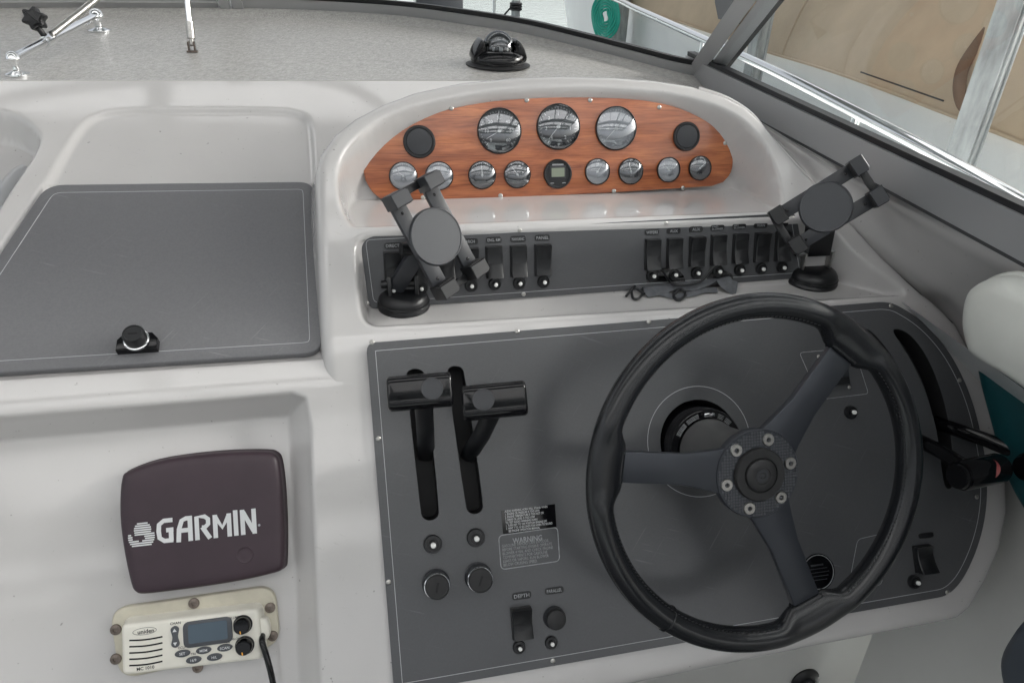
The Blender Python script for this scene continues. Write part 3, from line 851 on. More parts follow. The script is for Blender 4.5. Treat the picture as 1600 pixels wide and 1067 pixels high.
for i, p in enumerate(gs):
    row = []
    for j in range(26):
        v = j / 25
        fold = .07 * math.sin(p.y * 2.1 + v * 2.6) * math.sin(v * 2.6) + .035 * math.sin(p.y * 6.3 - v * 5 + 1.2) * v + .025 * math.sin(p.y * 12 + v * 9) * v * (1 - v) * 2
        row.append(list(NI @ (p + Vector((-.035 + 1.0 * v ** 1.35 + fold, .0, -.035 + 1.75 * v - .55 * v * v)))))
    rows.append(row)
grid('cover', np.array(rows), TAN, nb)
for i_ in (26,):
    mb = MB(); mb.tube([Vector(p) + Vector((-.004, 0, .002)) for p in rows[i_]], .006, 6); mb.build('cover_seam', TAN, nb)
mb = MB(); pth = [p + Vector((-.045, 0, -.035)) for p in gs]; mb.tube([NI @ p for p in pth], .008, 6); mb.build('hem_cord', TAN, nb)
e1, e2 = on_X(1345, 113, GX - .12), on_X(1474, 158, GX - .14)
mb = MB(); mb.tube([NI @ e1, NI @ e1.lerp(e2, .5), NI @ e2], .004, 6); mb.build('hem_edge', SEAL, nb)
# pleat of the cover, darker brown than the canvas
fp = [on_X(1512, 172, GX - .10), on_X(1503, 160, GX - .13), on_X(1499, 135, GX - .13), on_X(1506, 103, GX - .09), on_X(1530, 66, GX - .0), on_X(1562, 25, GX + .12), on_X(1590, -15, GX + .24), on_X(1620, -60, GX + .36)]
mb = MB(); mb.tube([NI @ p for p in spline(fp, 5, closed=False)], .026, 12, ry=.018); mb.build('pleat', BROWN, nb)
fp = [on_X(1122, 30, GX - .12), on_X(1150, 38, GX - .12), on_X(1158, 10, GX - .06), on_X(1160, -30, GX + .05), on_X(1118, -30, GX + .05), on_X(1117, 5, GX - .06)]
mb = MB(); q = [NI @ p for p in fp]; mb.add(q + [p + Vector((.03, 0, 0)) for p in q], [(0, 1, 2, 3, 4, 5), tuple(range(11, 5, -1))] + [(k, (k + 1) % 6, 6 + (k + 1) % 6, 6 + k) for k in range(6)]); mb.build('flap', GREYCV, nb)

# galvanised dock posts (channel section)
def dock_post(px, py, X, wpx_, label, top=2.0, rot=0.0):
    b = on_X(px, py, X); wd = wpx_ * zdepth(b) / F
    o = thing('dock_post', Matrix.Translation(Vector((b.x, b.y, 0))) @ Matrix.Rotation(rot, 4, 'Z'), label, 'post', 'galvanised posts of the covered dock')
    H = ZC + top; w, dp, tk = wd, wd * .62, .006
    prof = [(-w / 2, -dp / 2), (w / 2, -dp / 2), (w / 2, dp / 2), (w / 2 - .02, dp / 2), (w / 2 - .02, dp / 2 - tk), (w / 2 - tk, dp / 2 - tk), (w / 2 - tk, -dp / 2 + tk), (-w / 2 + tk, -dp / 2 + tk), (-w / 2 + tk, dp / 2 - tk), (-w / 2 + .02, dp / 2 - tk), (-w / 2 + .02, dp / 2), (-w / 2, dp / 2)]
    mb = MB(); mb.prism(prof, -.6, H); mb.build('channel', GALV, o)
    mb = MB()
    for s_ in (-.30, .28): mb.box((s_ * w, -dp / 2 - .004, (H - .6) / 2), (.012, .008, H + .6), bev=.002)
    mb.build('rib', GALV, o)
    return o
dock_post(1546, 120, 1.95, 56, 'broad galvanised steel dock post close behind the side window rail', rot=R(32))
dock_post(1187, 60, 2.32, 27, 'galvanised dock post beside the corner post of the windshield', rot=R(20))

# dock with hose, box and gear ahead on the starboard side
mb = MB(); o0 = W(2.9, 9.0, 1.75)
dk = thing('dock', Matrix.Translation(o0), 'pale floating dock ahead of the boat, carrying the blue box', 'dock')
for k in range(11):
    mb = MB(); mb.box((-.3 + .0 * k, -1.5 + k * .42, .0), (1.5, .405, .05), bev=.006); mb.build('plank', DOCKM, dk)
mb = MB(); mb.box((-.3, .6, -.25), (1.3, 4.2, .38), bev=.02); mb.build('float', GREYPL, dk)
hz = at(946, 26, 7.0)
hose = thing('hose_coil', frame_from(hz, Vector((-.93, -.37, .05))), 'coiled green garden hose hanging on a grey dock pedestal', 'hose')
mb = MB()
for k in range(7):
    r_ = .055 + k * .024
    mb.tube([Vector((r_ * math.cos(a), r_ * 1.05 * math.sin(a), .012 * math.sin(3 * a + k))) for a in [2 * math.pi * i / 40 for i in range(40)]], .0125, 8, closed=True)
mb.build('hose_loops', GREEN, hose)
pp = at(966, 30, 7.2)
ped = thing('dock_pedestal', Matrix.Translation(Vector((pp.x, pp.y, .6))), 'pale grey square pedestal standing behind the hose coil', 'pedestal')
mb = MB(); mb.box((0, 0, .85), (.16, .16, 1.7), bev=.01); mb.build('column', GALV, ped)
mb = MB(); mb.box((-.1, -.05, .85), (.05, .05, 1.7), bev=.008); mb.build('pipe', HULL, ped)
pb = at(991, 34, 8.0)
bx = thing('blue_box', Matrix.Translation(pb), 'blue plastic box with white lid on the dock', 'box')
mb = MB(); mb.box((.05, 0, -.12), (.30, .3, .36), bev=.02); mb.build('body', BLUE, bx)
mb = MB(); mb.box((.05, 0, .09), (.34, .34, .05), bev=.015); mb.build('lid', HULL, bx)
pb = at(1008, 5, 9.0)
tp = thing('folded_tarp', Matrix.Translation(pb), 'bright blue folded tarp behind the bow rail', 'tarp')
mb = MB(); mb.box((0, 0, 0), (.5, .4, .12), bev=.04); mb.box((.03, .02, .08), (.42, .34, .08), bev=.03); mb.build('fold', BLUE, tp)
# gear on the far pontoon
pg = at(672, 6, 16)
gear = thing('dock_locker', Matrix.Translation(pg), 'dark grey speckled dock locker beyond the water', 'locker')
mb = MB(); mb.box((.2, 0, -.15), (1.0, .6, .6), bev=.03); mb.build('body', GREYPL, gear)
mb = MB(); mb.box((.2, 0, .2), (1.06, .66, .08), bev=.03); mb.build('lid', GALV, gear)
mb = MB(); mb.box((-.55, 0, -.15), (.35, .5, .5), bev=.03); mb.build('side_bin', HULL, gear)
po_ = at(806, 12, 9)
pl = thing('mooring_pile', Matrix.Translation(Vector((po_.x, po_.y, 0))), 'grey mooring pile with tied ropes standing in the water', 'pile')
mb = MB(); mb.cyl((0, 0, -.5), (0, 0, po_.z + .08), .06, .055, 14); mb.build('trunk', GALV, pl)
mb = MB()
for k in range(3): mb.tube([Vector((.066 * math.cos(a), .066 * math.sin(a), po_.z - .02 + k * .03)) for a in [2 * math.pi * i / 16 for i in range(16)]], .016, 6, closed=True)
mb.tube([(-.06, 0, po_.z), (-.18, -.02, po_.z - .12), (-.25, -.03, po_.z - .5)], .012, 6); mb.build('rope', SEAL, pl)

# ================================================================== roof of the covered dock
RZ = ZC + 2.15
LIGHT_STRIPS = (1, 3, 5, 6, 8, 11)  # added strips, placed for the light they throw on the helm
rf = thing('dock_roof', Matrix.Translation(Vector((.5, 1.5, RZ))), 'grey sheet roof of the covered dock with added translucent strips that let light through and steel rafters', 'roof')
yy = -8.0; k = 0
while yy < 4.0:
    sky_ = k in LIGHT_STRIPS; wdt = .86
    rows = [[[xx, yy + wdt * j / 24, .018 * math.sin(j / 24 * math.pi * 12) - .05 * abs(xx)] for j in range(25)] for xx in (-6.0, -3.0, 0.0, 2.2, 4.4)]
    grid('added_light_panel' if sky_ else 'roof_sheet', np.array(rows), LIGHT_STRIP if sky_ else ROOFM, rf)
    yy += wdt + .004; k += 1
for xx in (-5.2, -3.4, -1.5, .3, 2.1, 3.9):
    mb = MB(); mb.box((xx, -1.9, -.05 * abs(xx) - .10), (.09, 12.4, .14), bev=.004); mb.build('purlin', GALV, rf)
for y_ in (-6.4, -3.4, -.4, 2.4):
    mb = MB(); mb.box((-.8, y_, -.36), (10.4, .10, .16), bev=.004); mb.build('rafter', GALV, rf)

# ================================================================== shared small parts
def lib(name, mb, m, angle=38): return mb.mesh(name, m, angle)
SCREW = MB().lathe([(.0055, 0), (.0055, .0012), (.0045, .0022), (.0026, .0026), (.0022, .0012), (0, .0012)], 14).mesh('screw', STEEL)
def screw(parent, x, y, z, r=1.0, me=None):
    o = link('screw', me or SCREW, parent, Matrix.Translation((x, y, z)) @ Matrix.Scale(r, 4)); return o
def stripe(parent, poly, w, z, m=LINE, name='pinstripe', closed=True):
    return MB().band(poly, w * .75, z - .0006, z + .0003, closed).build(name, m, parent)
def breaker_meshes(r):
    a = MB().lathe([(r, 0), (r, .004), (r * .92, .006), (r * .72, .006), (r * .70, .0045), (r * .42, .0045), (r * .40, .009), (r * .30, .010), (0, .010)], 24).mesh('breaker_button', BLACK)
    b = MB().lathe([(r * .30, .0095), (r * .30, .0135), (r * .2, .0145), (0, .0145)], 16).mesh('plunger', WHITEB)
    return a, b
BRK = breaker_meshes(.0112)
def breaker(parent, x, y, z, k=1.0):
    o = link('breaker_button', BRK[0], parent, Matrix.Translation((x, y, z)) @ Matrix.Scale(k, 4))
    link('plunger', BRK[1], o); return o
def rocker_mesh(w, h, dp, flip=False):
    """rocker switch: bevelled collar and an arched paddle"""
    mb = MB(); mb.prism(rrect(w * 1.10, h * 1.06, .002), 0, .0035, .0012, 2)
    n = 12; prof = []
    for k in range(n + 1):
        y = -h / 2 + h * k / n; u = k / n * 2 - 1
        z = .0035 + dp * (.80 - .34 * (1 - u * u)) + dp * .22 * (-u if not flip else u)
        prof.append((y, z))
    V = []; Fs = []
    for xx in (-w / 2, -w / 2 + .0015, w / 2 - .0015, w / 2):
        lowr = .0012 if abs(xx) > w / 2 - .001 else 0
        for y, z in prof: V.append((xx, y * (1 - (.02 if lowr else 0)), z - lowr))
    m_ = n + 1
    for c in range(3):
        for k in range(n): Fs.append((c * m_ + k, c * m_ + k + 1, (c + 1) * m_ + k + 1, (c + 1) * m_ + k))
    base = len(V)
    V += [(-w / 2, -h / 2, .002), (w / 2, -h / 2, .002), (w / 2, h / 2, .002), (-w / 2, h / 2, .002)]
    Fs += [tuple([base] + list(range(0, m_)) + [base + 3]), tuple([base + 1] + list(range(3 * m_, 4 * m_)) + [base + 2])]
    Fs += [(base, 0, m_, 2 * m_, 3 * m_, base + 1), (base + 3, m_ - 1, 2 * m_ - 1, 3 * m_ - 1, 4 * m_ - 1, base + 2)]
    mb.add(V, Fs)
    return mb.mesh('rocker_switch', BLACK)
def label_plate(parent, x, y, z, w, h, s=None, rot=0.0):
    M = Matrix.Translation((x, y, z))
    o = MB().prism(rrect(w, h, h * .49), 0, .0010, .0004, 1).build('label_plate', BLACK, parent, M)
    if s: text(s, PRINTD, o, Matrix.Translation((0, 0, .0013)), width=w * (.80 if len(s) > 4 else .55), height=h * .50 if '\n' not in s else h * .72, bold=.012)
    return o

# ================================================================== storage hatch
M = P_HATCH.frame(280, 440, -.006)
ht = thing('storage_hatch', M, 'large grey storage hatch with thin white border line and a black turn lock', 'hatch')
pl_ = locs(M, [(74, 291), (491, 286), (506, 553), (-128, 593)], .006)
hp_ = round_poly(pl_, [.028, .028, .03, .03], 8)
MB().prism(hp_, 0, .0105, .003, 3).build('door_panel', HATCHM, ht)
stripe(ht, inset(ccw(hp_), .019), .0011, .0106)
lk = loc(M, 218, 540, .0105); s_ = sc(M @ Vector((lk.x, lk.y, 0)))
lo = link('turn_lock', None, ht, Matrix.Translation((lk.x, lk.y, .0105)))
bpy.data.objects.remove(lo)
mb = MB(); mb.prism([(-.027, -.013), (.027, -.013), (.027, .004), (.019, .014), (-.019, .014), (-.027, .004)], 0, .013, .002, 2)
lo = mb.build('turn_lock', BLACKG, ht, Matrix.Translation((lk.x, lk.y, .0105)))
MB().lathe([(.0172, .012), (.0172, .0150), (.0160, .0158), (.0150, .0158)], 28, T3(0, .001)).build('collar', CHROME, lo)
MB().lathe([(.0150, .012), (.0150, .030), (.0135, .0325), (.0120, .0325), (.0115, .0315), (0, .0315)], 28, T3(0, .001)).build('barrel', BLACK, lo)
MB().box((0, .001, .0318), (.012, .0016, .001)).build('keyway', HOLE, lo)
for a, b, c in ((-.3, .02, .3), (-.2, -.1, .25)): pass

# ================================================================== instrument board
M = P_WOOD.frame(870, 230, .0012)
ib = thing('instrument_board', M, 'varnished mahogany instrument board set with round gauges under the pod arch', 'instrument panel')
wood_px = spline([(567, 262), (573, 239), (592, 217), (622, 199), (660, 184), (705, 170.5), (760, 160), (820, 154.5), (880, 152.5), (940, 153), (1000, 156.5), (1050, 166), (1088, 181), (1118, 200), (1138, 223), (1145, 248), (1142, 270), (1130, 285)], 4, closed=False) + [(1112, 291), (960, 301), (780, 309)] + spline([(620, 315.5), (600, 313), (582, 300), (571, 282)], 4, closed=False)
wp = ccw(locs(M, wood_px, .006))
MB().prism(wp, 0, .006, .0012, 2).build('board', WOOD, ib)
ZW = .006
for px, py in [(705, 169.5), (579, 237), (823, 157), (782, 306), (661, 309), (922, 157), (1030, 168), (1133, 224), (959, 299), (1067, 294)]:
    q = loc(M, px, py, ZW); screw(ib, q.x, q.y, ZW - .0002, .75)
def gauge(px, py, wpx_, kind, seed, sweep=(225, -45), needle=.5, nums=()):
    q = loc(M, px, py, ZW); s_ = sc(M @ Vector((q.x, q.y, ZW))); r = wpx_ * s_ / 2
    rnd = random.Random(seed)
    g = MB().lathe([(r * .95, -.004), (r * 1.0, 0), (r * 1.0, .0040), (r * .985, .0050), (r * .955, .0052), (r * .94, .0040), (r * .94, .0010)], 48).build('gauge', BLACK, ib, Matrix.Translation((q.x, q.y, ZW)))
    MB().lathe([(r * .95, .0012), (0, .0012)], 40).build('dial', FACE if kind != 'silver' else CHROMEF, g)
    mb = MB(); n = 31 if r > .03 else 13
    for k in range(n):
        a = R(sweep[0] + (sweep[1] - sweep[0]) * k / (n - 1)); big = k % 5 == 0 if n > 20 else k % 3 == 0
        L = r * (.12 if big else .06); rm = r * .86 - L / 2
        mb.box((rm * math.cos(a), rm * math.sin(a), .0016), (L, r * (.022 if big else .014), .0003), Matrix.Rotation(a, 4, 'Z'))
    mb.build('scale_marks', PRINT, g)
    for k, s in enumerate(nums):
        a = R(sweep[0] + (sweep[1] - sweep[0]) * k / (len(nums) - 1))
        text(s, PRINT, g, Matrix.Translation((r * .56 * math.cos(a), r * .56 * math.sin(a), .0018)), height=r * .15, name='numeral', bold=.01)
    a = R(sweep[0] + (sweep[1] - sweep[0]) * needle)
    mb = MB(); mb.prism([(-r * .15, -r * .022), (r * .68, -r * .008), (r * .68, r * .008), (-r * .15, r * .022)], .0022, .0028)
    mb.xform(Matrix.Rotation(a, 4, 'Z')); mb.lathe([(r * .085, .0015), (r * .085, .0034), (0, .0036)], 16); mb.build('needle', PRINT, g)
    Rs = r * (1.25 if r > .03 else 1.05); aa = math.asin(r * .945 / Rs)
    prof = [(Rs * math.sin(aa * (1 - k / 12)), .0046 + (Rs * math.cos(aa * (1 - k / 12)) - Rs * math.cos(aa)) * .40) for k in range(12)] + [(0, .0046 + (Rs - Rs * math.cos(aa)) * .40)]
    MB().lathe(prof, 40).build('lens', LENS, g, angle=80)
    return g
g = gauge(780, 205, 70, 'dark', 1, needle=.06, nums=('0', '10', '20', '30', '40', '50', '60')); g['label'] = 'large tachometer dial with white numerals up to sixty'
g = gauge(872, 198.5, 70, 'dark', 2, sweep=(235, -55), needle=.02, nums=('4', '3', '2', '1', '0', '1', '2')); g['label'] = 'large dial with its needle resting at lower left'
gauge(962, 201, 67, 'silver', 3, needle=.0)
for k, (px, py, w) in enumerate([(630, 275.5, 44), (686, 275, 44), (753, 274, 43.5), (808, 273, 42.5), (933, 268.5, 40.5), (985, 268, 40.5), (1044, 265.5, 38.5), (1093, 263, 37.5)]):
    gauge(px, py, w, 'silver' if k in (0, 1, 4, 6) else 'dark', 10 + k, sweep=(150, 30), needle=[.1, .3, .5, .2, .8, .4, .15, .9][k])
# digital gauge in the middle of the lower row
q = loc(M, 871, 272, ZW); r = 45 * sc(M @ Vector((q.x, q.y, ZW))) / 2
g = MB().lathe([(r * .95, -.003), (r, 0), (r, .0045), (r * .95, .006), (r * .86, .0058), (r * .84, .0035), (0, .0035)], 44).build('digital_gauge', BLACK, ib, T3(q.x, q.y, ZW))
MB().box((0, r * .13, .0040), (r * 1.10, r * .86, .0012), bev=.0004).build('screen_frame', GREYPL, g)
MB().box((0, r * .10, .0044), (r * .92, r * .60, .0012)).build('screen', LCD, g)
MB().box((0, r * .62, .0044), (r * .80, r * .10, .0008)).build('name_strip', PRINTD, g)
for sx in (-.42, .42): MB().box((r * sx, -r * .62, .0040), (r * .26, r * .06, .0006)).build('key_mark', PRINTD, g)
# two black blanking caps
for px, py, w in ((655, 222, 50), (1072, 213.5, 44)):
    q = loc(M, px, py, ZW); r = w * sc(M @ Vector((q.x, q.y, ZW))) / 2
    g = MB().lathe([(r, 0), (r, .0035), (r * .95, .0050), (r * .84, .0050), (r * .82, .0036), (r * .80, .0036)], 44).build('alarm_cap', BLACK, ib, T3(q.x, q.y, ZW))
    MB().lathe([(r * .80, .0034), (r * .78, .0048), (r * .4, .0058), (0, .0062)], 40).build('cap_face', GREYPL, g)

# ================================================================== switch panel
M = P_SW.frame(900, 410, .0014)
sp = thing('switch_panel', M, 'long grey switch panel with two banks of black rocker switches below the instrument board', 'switch panel')
ZS = .003
spo = ccw(round_poly(locs(M, [(562, 368), (1244, 333), (1262, 434), (577, 483)], ZS), .012, 6))
MB().prism(spo, 0, ZS, .0008, 1).build('plate', PANEL, sp)
stripe(sp, ccw(round_poly(locs(M, [(571, 375), (1236, 341), (1250, 426), (584, 473)], ZS), .009, 6)), .0010, ZS)
s_ = sc(M.translation)
rk = rocker_mesh(.0255, .050, .011); rk2 = rocker_mesh(.0255, .050, .011, True)
left_sw = [(612, 417, 'DIRECT'), (655, 414.5, None), (695, 412, None), (733, 410.5, 'ARCH'), (770, 408, 'ENG. RM'), (808, 406.5, 'NAV/ANC'), (846, 404.5, 'PANEL')]
right_sw = [(1017, 396, 'WIPERS'), (1051, 394, 'AUX'), (1086, 391.5, 'AUX'), (1119.5, 389, 'FWD\nBLOWER'), (1153.5, 387, 'AFT\nBLOWER'), (1187, 385, 'HORN'), (1219.5, 383, None)]
for k, (px, py, s) in enumerate(left_sw + right_sw):
    q = loc(M, px + 2, py + 1.5, ZS)
    link('rocker_switch', rk if k % 3 else rk2, sp, T3(q.x, q.y, ZS - .0002))
    q2 = loc(M, px + 1.5, py - 33, ZS); label_plate(sp, q2.x, q2.y, ZS - .0002, .026, .0100, s)
    q3 = loc(M, px + 1.5 if k > 6 else px + 3, py + 34.5 + (1 if k < 7 else 0), ZS); breaker(sp, q3.x, q3.y, ZS - .0002, .92)
for px, py in [(567, 374), (574, 474), (812, 360), (818, 459.5), (1040, 349), (1244, 425), (1238, 341)]:
    q = loc(M, px, py, ZS); screw(sp, q.x, q.y, ZS - .0002, .65)

# ================================================================== console panel
M = P_CD.frame(1050, 760, .0022)
cp = thing('console_panel', M, 'big dark grey control panel carrying the key switches, lever slots and wheel shaft', 'control panel')
ZP = .0035
cpo_px = [(616, 1084), (572, 536), (1378, 471.5), (1396, 474)] + [(1420, 487), (1442, 503), (1462, 523), (1481, 547), (1497, 574), (1511, 604), (1523, 638), (1532, 674), (1539, 712), (1542.5, 750), (1542, 788), (1536, 826), (1525, 862), (1511, 893), (1497, 915), (1478, 931)]
cpo = ccw(round_poly(locs(M, cpo_px, ZP), [.012, .014, .01, .02] + [.02] * 15 + [.014], 4))
holes = [chaikin(locs(M, L, ZP), 2) for L in slotL_px + slotR_px]
hc = loc(M, 1093, 689, ZP); HR = .0655
holes_c = [circle(HR, 48, hc.x, hc.y)]
MB().plate(cpo, holes + holes_c, 0, ZP).build('plate', PANEL, cp)
stripe(cp, inset(cpo, .0125), .0011, ZP)
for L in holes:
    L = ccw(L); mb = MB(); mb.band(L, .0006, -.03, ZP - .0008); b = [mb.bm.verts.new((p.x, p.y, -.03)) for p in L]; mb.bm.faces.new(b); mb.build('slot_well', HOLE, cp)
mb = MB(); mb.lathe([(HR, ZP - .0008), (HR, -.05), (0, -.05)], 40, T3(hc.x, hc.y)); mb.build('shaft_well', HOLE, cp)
stripe(cp, circle(.0865, 64, hc.x, hc.y), .0012, ZP, name='shaft_ring')
for px, py in [(581, 534), (808, 517), (591, 684), (607, 908), (864, 1031), (1014, 502), (1392, 477), (1499, 593), (1526, 775), (1480, 924), (1290, 962)]:
    q = loc(M, px, py + 1, ZP); screw(cp, q.x, q.y, ZP - .0002, .68)
for px, py in [(676, 849), (743, 839)]:
    q = loc(M, px, py, ZP); breaker(cp, q.x, q.y, ZP - .0002, 1.18)
for px, py in [(1328, 644), (1427, 908)]:
    q = loc(M, px, py, ZP); breaker(cp, q.x, q.y, ZP - .0002, 1.0)
for px, py in [(811, 1010), (861, 1003)]:
    q = loc(M, px, py, ZP); breaker(cp, q.x, q.y, ZP - .0002, .85)
for k, (px, py, a) in enumerate([(681, 915, -14), (747, 905, -24)]):
    q = loc(M, px, py - 5, ZP); r = .0185
    ks = MB().lathe([(r * 1.10, 0), (r * 1.10, .002), (r, .004), (r * .97, .020), (r * .97, .0215)], 36).build('key_switch', GREYPL, cp, T3(q.x, q.y, ZP - .0002))
    MB().lathe([(r * .97, .0205), (r * 1.0, .0215), (r * 1.0, .0230), (r * .96, .0238), (r * .93, .0238)], 36).build('bezel', CHROME, ks)
    MB().lathe([(r * .935, .022), (r * .935, .0262), (r * .85, .0280), (0, .0285)], 36).build('cylinder', KEYF, ks)
    MB().box((0, 0, .0284), (.0030, r * .80, .0012), Matrix.Rotation(R(a), 4, 'Z')).build('keyway', HOLE, ks)
# stickers
q = ccw(round_poly(locs(M, [(783, 798), (867, 787), (869.5, 823), (786, 834)], ZP), .0008, 2))
st = MB().prism(q, ZP - .0003, ZP + .0004).build('warning_sticker', BLACKG, cp)
def para(lines, c, w, h, m, parent, z, bold=0.0):
    text('\n'.join(lines), m, parent, T3(c.x, c.y, z), width=w, height=h, bold=bold)
a, b_ = loc(M, 826, 810, ZP), None
s_ = sc(M @ Vector((a.x, a.y, 0)))
para(['AUDIO WARNING HORN WILL SOUND WHEN', '1. ENGINE OIL PRESSURE IS TOO LOW', '2. ENGINE TEMPERATURE IS TOO HOT OR', '3. DRIVE OIL LEVEL IS TOO LOW', 'TO TEST AUDIO WARNING HORN:', "1. TURN KEY TO 'ON' POSITION ENGINE OFF", '2. WAIT 7 TO 15 SECONDS FOR HORN TO SOUND', '    SEE ENGINE OPERATION MANUAL'], a, 74 * s_, 34 * s_, PRINT, st, ZP + .0007, .010)
wb = ccw(round_poly(locs(M, [(779, 836.5), (871, 823), (874.5, 876), (783, 889.5)], ZP), .007, 5))
fr = MB().band(wb, .0012, ZP - .0004, ZP + .0004).build('warning_frame', PRINTD, cp)
q = loc(M, 824, 842, ZP); text('WARNING', PRINTD, fr, T3(q.x, q.y, ZP + .0005), width=47 * s_, height=8.5 * s_, bold=.02)
q = loc(M, 825, 862.5, ZP)
para(['GASOLINE VAPORS CAN EXPLODE.', 'BEFORE STARTING ENGINE OPERATE', 'BLOWER 4 MIN. AND CHECK ENGINE', 'COMPARTMENTS FOR GASOLINE', 'LEAKS OR VAPORS. RUN BLOWER', 'BELOW CRUISING SPEED.'], q, 80 * s_, 33 * s_, PRINTD, fr, ZP + .0005)
# lower rocker, round start button and their plates
q = loc(M, 815, 972, ZP); link('rocker_switch', rocker_mesh(.0285, .044, .015, True), cp, T3(q.x, q.y, ZP - .0002))
q = loc(M, 815, 930, ZP); label_plate(cp, q.x, q.y, ZP - .0002, .029, .0105, 'DEPTH')
q = loc(M, 866, 922, ZP); label_plate(cp, q.x, q.y, ZP - .0002, .029, .0095, 'PARALLEL')
q = loc(M, 866, 964, ZP); r = .0150
pb_ = MB().lathe([(r * 1.12, 0), (r * 1.12, .003), (r * 1.05, .006), (r * .98, .006)], 32).build('push_button', GREYPL, cp, T3(q.x, q.y, ZP - .0002))
MB().lathe([(r, .004), (r, .012), (r * .93, .0155), (r * .6, .0175), (0, .018)], 32).build('rubber_cap', RUBBER, pb_)
# right end: rocker with plate, clip, sticker, outlines
q = loc(M, 1441, 872, ZP); link('rocker_switch', rocker_mesh(.0300, .042, .016), cp, T3(q.x, q.y, ZP - .0002))
q = loc(M, 1447, 836, ZP); label_plate(cp, q.x, q.y, ZP - .0002, .029, .0085)
q = loc(M, 1278, 893, ZP); bd = MB().lathe([(.029, 0), (.029, .0012), (.027, .0014), (0, .0014)], 40).build('round_badge', BLACKG, cp, T3(q.x, q.y, ZP - .0002))
MB().lathe([(.0272, .0013), (.0272, .0018), (.0262, .0018), (.0262, .0013)], 40).build('badge_ring', PRINTD, bd)
for k, w in enumerate((.022, .034, .040, .036, .030)):
    MB().box((-.001, .011 - k * .0058, .0016), (w, .0028 if k == 0 else .0011, .0003)).build('badge_line', GREYPL, bd)
q = round_poly(locs(M, [(1326, 915), (1340, 842), (1385, 832), (1378, 912), (1362, 918)], ZP), .008, 4)
stripe(cp, q, .0010, ZP, PRINTD, 'outline')
q = round_poly(locs(M, [(1249, 551), (1334, 543), (1357, 615), (1281, 624)], ZP), .006, 4)
stripe(cp, q, .0010, ZP, PRINTD, 'outline')
q = loc(M, 1303, 585, ZP)
cl = MB().prism(rrect(.044, .036, .003), 0, .010, .002, 2).build('trim_gauge_clip', BLACK, cp, T3(q.x, q.y, ZP - .0002))
MB().box((0, .004, .012), (.036, .020, .006), bev=.002).build('clip_face', GREYPL, cl)
for px, py in ((1279, 557), (1327, 605)):
    q = loc(M, px, py, ZP); screw(cp, q.x, q.y, ZP - .0002, .55, BRKS if False else None)
# faint scratches and paint chips stay in the material

# ================================================================== throttle levers
def throttle(px_h, py_h, px_r, py_r, inlay, label):
    root = P_CD.hit(px_r, py_r) - P_CD.n * .02
    z0 = zdepth(root)
    hp = at(px_h, py_h, z0 - .115)
    n = (EYE - hp).normalized(); n = (n + Vector((0, -.1, .16))).normalized()
    u = Vector((1, 0, 0)); u = (u - n * u.dot(n)).normalized(); v = n.cross(u)
    Mh = mat4(hp, u, v, n)
    t = thing('throttle_lever', Mh, label, 'throttle lever', 'twin throttle levers on the control panel')
    k = sc(hp); w, h, dp = 101 * k, 55 * k, .032
    gr = MB().rbar(rrect(h, dp, .014, n=7), w, .005).build('grip', BLACKG, t, angle=50)
    MB().lathe([(17 * k, dp / 2 - .001), (17 * k, dp / 2 + .0006), (16 * k, dp / 2 + .0008), (15.6 * k, dp / 2 + .0004), (0, dp / 2 + .0004)], 32, T3(inlay * k, 2 * k)).build('inlay', GREYPL, gr)
    Ri = Mh.inverted(); rp = Ri @ root; sgn = 8 * k * (1 if inlay > 0 else -1)
    s0 = Vector((sgn * .6, -h * .30, -.012))
    mid = s0.lerp(rp, .42) + Vector((0, -.004, .012))
    mb = MB(); mb.tube([s0, s0.lerp(mid, .5), mid, mid.lerp(rp, .5), rp], [.0075, .007, .0065, .006, .006], 12, ry=.0125); mb.build('arm', BLACK, t)
    return t
throttle(656, 612, 668, 716, 19, 'port throttle lever with black block grip set above the left slot')
throttle(772.5, 626, 733, 716, -17, 'starboard throttle lever whose black grip leans clear of the right slot')

